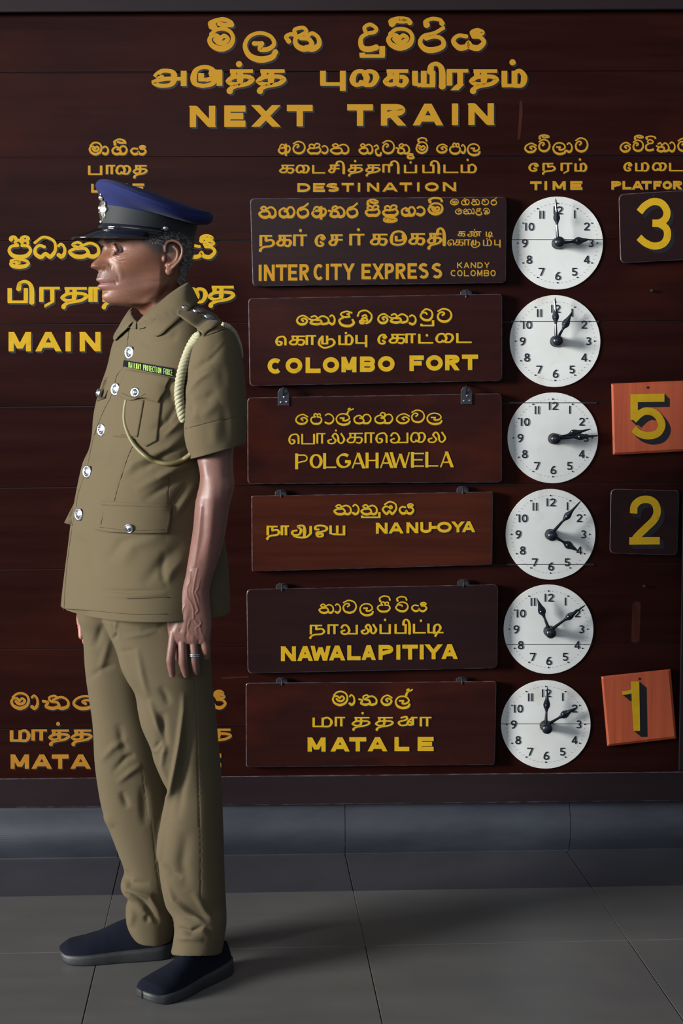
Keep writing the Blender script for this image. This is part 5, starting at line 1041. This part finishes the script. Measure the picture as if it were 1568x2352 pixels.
    for tb in (near, far):
        rws = interp_rows(tb, np.linspace(tb[0][0], 2140, 24)); R = [vis_fit(y, l+(r-l)*.16, r-(r-l)*.16, sup(24, .05, b*.7, 2), YM+dY) for y, l, r, b, dY in rws]; v, f = loft(R, (True, True)); q = mesh_from('t', v, f); fixnorm(q); lg.append(q)
    fa = MB(); pth = [(318, 770, .15), (305, 850, .16), (282, 1000, .165), (272, 1110, .165), (236, 1260, .16), (206, 1370, .14), (198, 1405, .13)]
    P3 = catmull([pxY(x, y, YM+d) for x, y, d in pth], 6); fa.tube(P3, list(np.interp(np.linspace(0, 1, len(P3)), [0, .3, .6, .9, 1], [.036, .036, .036, .028, .026])), 16)
    yb = YM+.12; fa.ball(pxY(199, 1422, yb), (.024, .014, .034), 14, 10)
    for k, (x, y, x2, y2, r) in enumerate(((189, 1428, 187, 1462, .0082), (195, 1438, 196, 1474, .0088), (202, 1440, 205, 1478, .0086), (210, 1436, 213, 1466, .0078), (194, 1410, 184.5, 1440, .0085))):
        Q = catmull([pxY(x, y, yb+.01*(k-2)), pxY((x+x2)/2-1, (y+y2)/2, yb+.01*(k-2)), pxY(x2, y2, yb+.01*(k-2)-.004)], 5); fa.tube(Q, list(np.linspace(r*1.1, r*.85, len(Q))), 10); fa.ball(Q[-1], r*.85, 10, 6)
    fam = remesh(fa, .0022, 4, .5); setcol(fam, np.tile(np.array([.30, .14, .12]), (len(fam.vertices), 1)))
    am = arm_mesh(); parts = [HEAD, am, fam, T1]+lg; Vs = []; Fs = []; Cs = []; nn = 0
    for q in parts:
        Vs.append(coords(q)); 
        L = np.zeros(len(q.polygons)*0+0)
        Fs += [tuple(i+nn for i in p.vertices) for p in q.polygons]; nn += len(q.vertices)
        if 'col' in q.color_attributes:
            a = np.zeros(len(q.vertices)*4, np.float32); q.color_attributes['col'].data.foreach_get('color', a); Cs.append(a.reshape(-1, 4)[:, :3])
        else: Cs.append(np.tile(np.array([.2, .09, .06]), (len(q.vertices), 1)))
    bme = mesh_from('body', np.concatenate(Vs), Fs, True); setcol(bme, np.concatenate(Cs)); bo = link('body', bme, SKIN); child(bo, root)
    def bp(name, mb, m, smooth=True): o = mb.build(name, m, None, smooth); o.parent = bo; return o
    # ring
    mb = MB(); c = pxY(446.6, 1504, AY+.018-.004-.0); pts = []
    for dz in (-.0018, .0018):
        pts = [c+Vector((math.cos(t)*.0098, math.sin(t)*.0098, dz-.0006*math.cos(t))) for t in np.linspace(0, 2*math.pi, 33)]; mb.tube(pts, .0019, 8, False)
    bp('finger_ring', mb, SILVER)
    # eyes
    for sx in (1, -1):
        mb = MB(); c = hw(sx*.0305, .0785, -.0055); gz = (HF+HL*.22-HZ*.02).normalized(); a = gz.cross(HZ).normalized(); mb.ball(c, .0121, 32, 24, Matrix((a, HZ, gz)).transposed())
        o = bp('eye', mb, EYEW); V = coords(o.data); d = (V-np.array(c))/.0124; an = np.degrees(np.arccos(np.clip(d@np.array(gz), -1, 1))); C = np.tile([.36, .33, .31], (len(V), 1)); C[an < 40] = (.035, .020, .015); C[an < 15] = (.004, .004, .004); setcol(o.data, C)
    # hair: short strands over the scalp showing below the cap, and eyebrows, moustache shadow
    me = HEAD; V = coords(me); N = normals(me); x, y, z = localh(V); ax = np.abs(x)
    line = .004+.55*np.clip(y-.012, 0, .1)                                # hairline rises towards the temple
    hm = ((z > line-.000) & (y < .058) | (y < -.044) & (z > -.062-(.2*(ax)))) & (z < .060) & ~((ax > .0765)) & ~((np.abs(y+.025) < .021) & (z < .014) & (z > -.06) & (ax > .05)) & ~((y > -.004) & (z < .006))
    hm = hm & (np.abs(ax) < .0775); idx = np.where(hm)[0]; hd = MB(); rng = np.random.default_rng(3)
    for k in rng.choice(idx, 11000):
        p = V[k]+rng.normal(0, .0006, 3); n_ = N[k]; back = np.array(HF)*-1; d = back*.55+n_*.32+np.array([0, 0, -.62])+rng.normal(0, .22, 3); d -= n_*max(0, (d@n_)-.55)*.5
        d /= np.linalg.norm(d); L = rng.uniform(.005, .0105)*(1 if y[k] > -.06 else .75); s_ = np.cross(d, n_); s_ /= np.linalg.norm(s_)+1e-9; w_ = .00036
        hd.mi = 1 if rng.random() < .38 else 0
        p0 = p-n_*.0004; p1 = p+d*L*.5+n_*.0009; p2 = p+d*L+n_*.0006
        hd.add([p0+s_*w_, p0-s_*w_, p1+s_*w_*.9, p1-s_*w_*.9, p2], [(0, 1, 3, 2), (2, 3, 4)])
    me_ = mesh_from('hair', hd.v, hd.f); me_.polygons.foreach_set('material_index', hd.m); ho = link('hair', me_, [HAIRD, HAIRL]); ho.parent = bo; ho['kind'] = 'stuff'
    for nm, cond, cnt, L0, lean, pl in (('eyebrow', (np.abs(ax-.031) < .019) & (np.abs(z-.0140-.10*np.minimum(ax-.03, 0)) < .0042) & (y > .06), 900, .0055, .25, .25), ('moustache', (ax < .024) & (np.abs(z+.0575) < .0052) & (y > .08), 420, .0020, .5, .55)):
        idx = np.where(cond)[0]; hd = MB()
        if not len(idx): continue
        for k in rng.choice(idx, cnt):
            p = V[k]; n_ = N[k]; out_ = np.array(HL)*np.sign(x[k]); d = out_*(.8 if nm == 'eyebrow' else .3)+n_*lean+np.array([0, 0, .25 if nm == 'eyebrow' else -.8])+rng.normal(0, .2, 3)
            d /= np.linalg.norm(d); L = L0*rng.uniform(.7, 1.3); s_ = np.cross(d, n_); s_ /= np.linalg.norm(s_)+1e-9; w_ = .00022; hd.mi = 1 if rng.random() < pl else 0
            hd.add([p+s_*w_, p-s_*w_, p+d*L+n_*.0002], [(0, 1, 2)])
        me_ = mesh_from(nm, hd.v, hd.f); me_.polygons.foreach_set('material_index', hd.m); ho = link(nm, me_, [HAIRD, HAIRL]); ho.parent = bo; ho['kind'] = 'stuff'
    # ------------------------------------------------ cap
    co, si = math.cos(PSI), math.sin(PSI); K = FPX/(YM-CAMLOC.y)
    def cring(pf, pb, wd, droop=0, nseg=96, pw=2.1, dip=0):
        Hh = (pb[0]-pf[0])/2/K; aa = math.sqrt(max(Hh**2-(wd*si)**2, 1e-6))/co; A = pxY(pf[0], pf[1], YM); B = pxY(pb[0], pb[1], YM); C = (A+B)/2; out = []
        for k in range(nseg):
            t = 2*math.pi*k/nseg; u = math.copysign(abs(math.cos(t))**(2/pw), math.cos(t)); s = math.copysign(abs(math.sin(t))**(2/pw), math.sin(t))
            p = C+HF*aa*u+HL*wd*s; f = (p.x-A.x)/(B.x-A.x); zz = A.z+(B.z-A.z)*f-droop*s*s; out.append((p.x, p.y, zz))
        return np.array(out)
    def cloft(tab, caps, sub=6):
        T = np.array([[i, a[0], a[1], b[0], b[1], w_, dr] for i, (a, b, w_, dr) in enumerate(tab)], float); rws = interp_rows(T, np.linspace(0, len(tab)-1, (len(tab)-1)*sub+1))
        return loft([cring((r[1], r[2]), (r[3], r[4]), r[5], r[6]) for r in rws], caps)
    cp = [((243, 490), (447, 520), .082, 0), ((241, 474), (448, 512), .083, .004), ((234, 455), (455, 513), .092, .010), ((229, 440), (472, 511), .108, .017), ((225.5, 432), (482, 504), .119, .021), ((224.5, 426), (485, 494), .122, .020), ((228, 420), (482, 487), .118, .017), ((236, 416.5), (474, 483), .110, .013), ((260, 419), (440, 474), .085, .006), ((300, 428), (390, 458), .040, .001), ((325, 435), (360, 449), .015, 0)]
    v, f = cloft(cp, (False, True)); cm = mesh_from('cap', v, f, True); fixnorm(cm)
    c4 = lambda *p: a2(160, 400, 4.612, *p)
    ridges(cm, [(c4((420, 95), (600, 165), (800, 245), (1100, 350), (1480, 410)), 1.6, .0016, False), (c4((470, 150), (800, 275), (1100, 385), (1460, 440)), 1.4, -.0016, False), (c4((310, 170), (330, 250), (350, 300)), 4, -.004), (c4((345, 160), (380, 260)), 4, .003)])
    cap = link('cap', cm, NAVY); child(cap, root)
    def cc(name, v, f, m, smooth=True): q = mesh_from(name, v, f, smooth); fixnorm(q); o = link(name, q, m, cap); return o
    v, f = cloft([((231, 541), (441, 566), .080, 0), ((233, 528), (442, 548), .081, 0), ((238, 500), (446, 530), .083, 0), ((241.5, 476), (449, 514), .084, .003)], (True, False)); cc('band', v, f, BANDM)
    # peak
    r0 = cring((231.5, 533), (441, 560), .082); A0 = r0; vs = []; nb_ = 15; m = 41; nseg = 96
    for j in range(nb_+1):
        v_ = j/nb_
        for i in range(m):
            ph = R_(-78+156*i/(m-1)); t = ph; wd = .083; Hh = (441-231.5)/2/K; aa = math.sqrt(Hh**2-(wd*si)**2)/co; C = (pxY(231.5, 533, YM)+pxY(441, 560, YM))/2
            base = C+HF*aa*math.cos(t)+HL*wd*math.sin(t); bz = pxY(231.5, 533, YM).z+(pxY(441, 560, YM).z-pxY(231.5, 533, YM).z)*((base.x-pxY(231.5, 533, YM).x)/(pxY(441, 560, YM).x-pxY(231.5, 533, YM).x))
            ext = .058*max(0, math.cos(t*90/80))**.75; p = Vector((base.x, base.y, bz+.004))+HF*ext*v_*1.0+HL*math.sin(t)*.006*v_-HZ*(.0195*v_**1.2*max(0, math.cos(t))**.6+.003*v_)
            vs.append(p)
    fs3 = [(j*m+i, j*m+i+1, (j+1)*m+i+1, (j+1)*m+i) for j in range(nb_) for i in range(m-1)]
    q = mesh_from('peak', vs, fs3, True); fixnorm(q); q = add_mod_solid(q, .003, 0); q.shade_smooth(); link('peak', q, PATENT, cap)
    mb = MB(); mb.tube(vs[nb_*m:], .0022, 8); o = mb.build('peak_piping', PATENT, None, True); o.parent = cap
    # chin strap on the band, with its side button
    T_ = []
    for k in range(-24, 25):
        t = R_(k*3.9); row_ = []
        for (pf, pb, e) in (((229.8, 532), (442, 556), .0015), ((231, 519), (443.5, 541), .0015)):
            wd = .083+e; Hh = (pb[0]-pf[0])/2/K+e; aa = math.sqrt(Hh**2-(wd*si)**2)/co; A = pxY(*pf, YM); B = pxY(*pb, YM); C = (A+B)/2; p = C+HF*aa*math.cos(t)+HL*wd*math.sin(t); f_ = (p.x-A.x)/(B.x-A.x); row_.append(Vector((p.x, p.y, A.z+(B.z-A.z)*f_)))
        T_.append(row_)
    vs = [p for r in T_ for p in r]; q = mesh_from('chin_strap', vs, [(2*i, 2*i+1, 2*i+3, 2*i+2) for i in range(len(T_)-1)], True); fixnorm(q); q = add_mod_solid(q, .0025, 0); q.shade_smooth(); link('chin_strap', q, PATENT, cap)
    sfc = Surf(bpy.data.objects['band'].data); p, nn2 = sfc.hit(380, 524, .002); mb = MB(); mb.lathe(p, nn2, [(.0062, -.001), (.006, .0015), (.004, .0035), (.0004, .0042)], 16); o = mb.build('strap_button', SILVER, None, True); o.parent = cap
    # badge
    mb = MB(); o_ = []; bc = Vector(cring((240.5, 488), (447, 520), .0835)[0])+HF*.004
    def bd(u, w_, d=0): return bc+HL*u+HZ*w_+HF*(d-.15*w_*0+u*u*-5)+HL*0
    n8 = 32; f_ = []; 
    for k in range(n8):
        t = 2*math.pi*k/n8; rr = .0215*(1+.16*math.cos(8*t)); o_.append((rr*math.sin(t)*.95, rr*math.cos(t)))
    mb.prism([bd(a, b, .0015) for a, b in o_], [bd(a*.98, b*.98, -.004) for a, b in o_])
    for s_, d in ((.72, .0032), (.60, .0042), (.40, .0052)):
        mb.prism([bd(a*s_*(1 if s_ > .7 else .9), b*s_, d) for a, b in [(.0215*math.sin(2*math.pi*k/24), .0215*math.cos(2*math.pi*k/24)) for k in range(24)]], [bd(.0215*s_*math.sin(2*math.pi*k/24), .0215*s_*math.cos(2*math.pi*k/24), -.002) for k in range(24)])
    for u, w_, r in ((0, .026, .0055), (-.006, .024, .0035), (.006, .024, .0035), (0, .0325, .0028), (0, -.024, .004), (0, .004, .007), (-.006, -.004, .004), (.006, -.004, .004)): mb.ball(bd(u, w_, .002), (r, r, r), 10, 8)
    bo_ = mb.build('cap_badge', BADGE, None, True); bo_.parent = cap
    # ------------------------------------------------ shoes
    def shoe(toe, heel, w, hgt, label=None):
        Tt = pxZ(*toe); Hh = pxZ(*heel); ax_ = (Tt-Hh); Ln = ax_.length; ax_.normalize(); sd = Vector((-ax_.y, ax_.x, 0)); 
        def fo(t):   # half widths along the foot, heel 0 .. toe 1
            return interp_rows(list(zip([0, .02, .06, .12, .25, .45, .62, .76, .88, .95, .985, 1], [.12, .46, .66, .76, .79, .81, .93, 1.0, .90, .68, .42, .08])), [t])[0][1]*w
        Tt = Tt+ax_*.004; Ln += .004
        ts = np.concatenate([np.linspace(0, 1, 14)[:-1]**2*.1, np.linspace(.1, .9, 40), 1-.1*np.linspace(1, 0, 20)[1:]**2])
        up = []; sl_ = []
        for t in ts:
            c = Hh+ax_*Ln*t+sd*(.006*math.sin(math.pi*t)); hh = np.interp(t, [0, .05, .2, .36, .5, .65, .8, .92, 1], [.66, .74, .84, 1.0, .86, .66, .52, .44, .30])*hgt; b = fo(t)
            k = 32; ring = []
            for i in range(k):
                a = 2*math.pi*i/k; u = math.copysign(abs(math.cos(a))**.85, math.cos(a)); s_ = math.sin(a); tp = max(s_, 0)**.9
                nar = 1-.42*tp*(1 if t < .55 else max(0, 1-(t-.55)/.35)); zz = .020+(hh-.020)*tp if s_ > 0 else .020-.012*abs(s_)
                ring.append(tuple(c+sd*b*u*nar*.985+Vector((0, 0, zz))))
            up.append(np.array(ring))
            st_ = .033-.012*t+(.006*max(0, (t-.93)/.07)); lo = .0+.010*max(0, (t-.86)/.14)**2+.006*max(0, (.05-t)/.05); ring = []
            for a, zz in ((-1, lo), (-1.035, lo+.004), (-1.02, st_*.7), (-.985, st_), (-.80, st_), (.80, st_), (.985, st_), (1.02, st_*.7), (1.035, lo+.004), (1, lo)): ring.append(tuple(c+sd*b*a*1.02+Vector((0, 0, zz))))
            sl_.append(np.array(ring))
        v, f = loft(up, (True, True)); q = mesh_from('shoe', v, f, True); fixnorm(q); so = link('shoe', q, SUEDE); child(so, root)
        v, f = loft(sl_, (True, True)); q = mesh_from('sole', v, f, True); fixnorm(q); link('sole', q, SOLE, so)
        mb = MB(); k = [up[int(i)] for i in (14, 18, 22)];
        return so
    shoe((330, 2302), (521, 2222), .050, .092)
    shoe((141, 2201), (400, 2190), .047, .095)
    return root
setting(); board(); signs(); plates(); clocks()
HEAD = head_mesh(); setcol(HEAD, head_color(HEAD))
man()
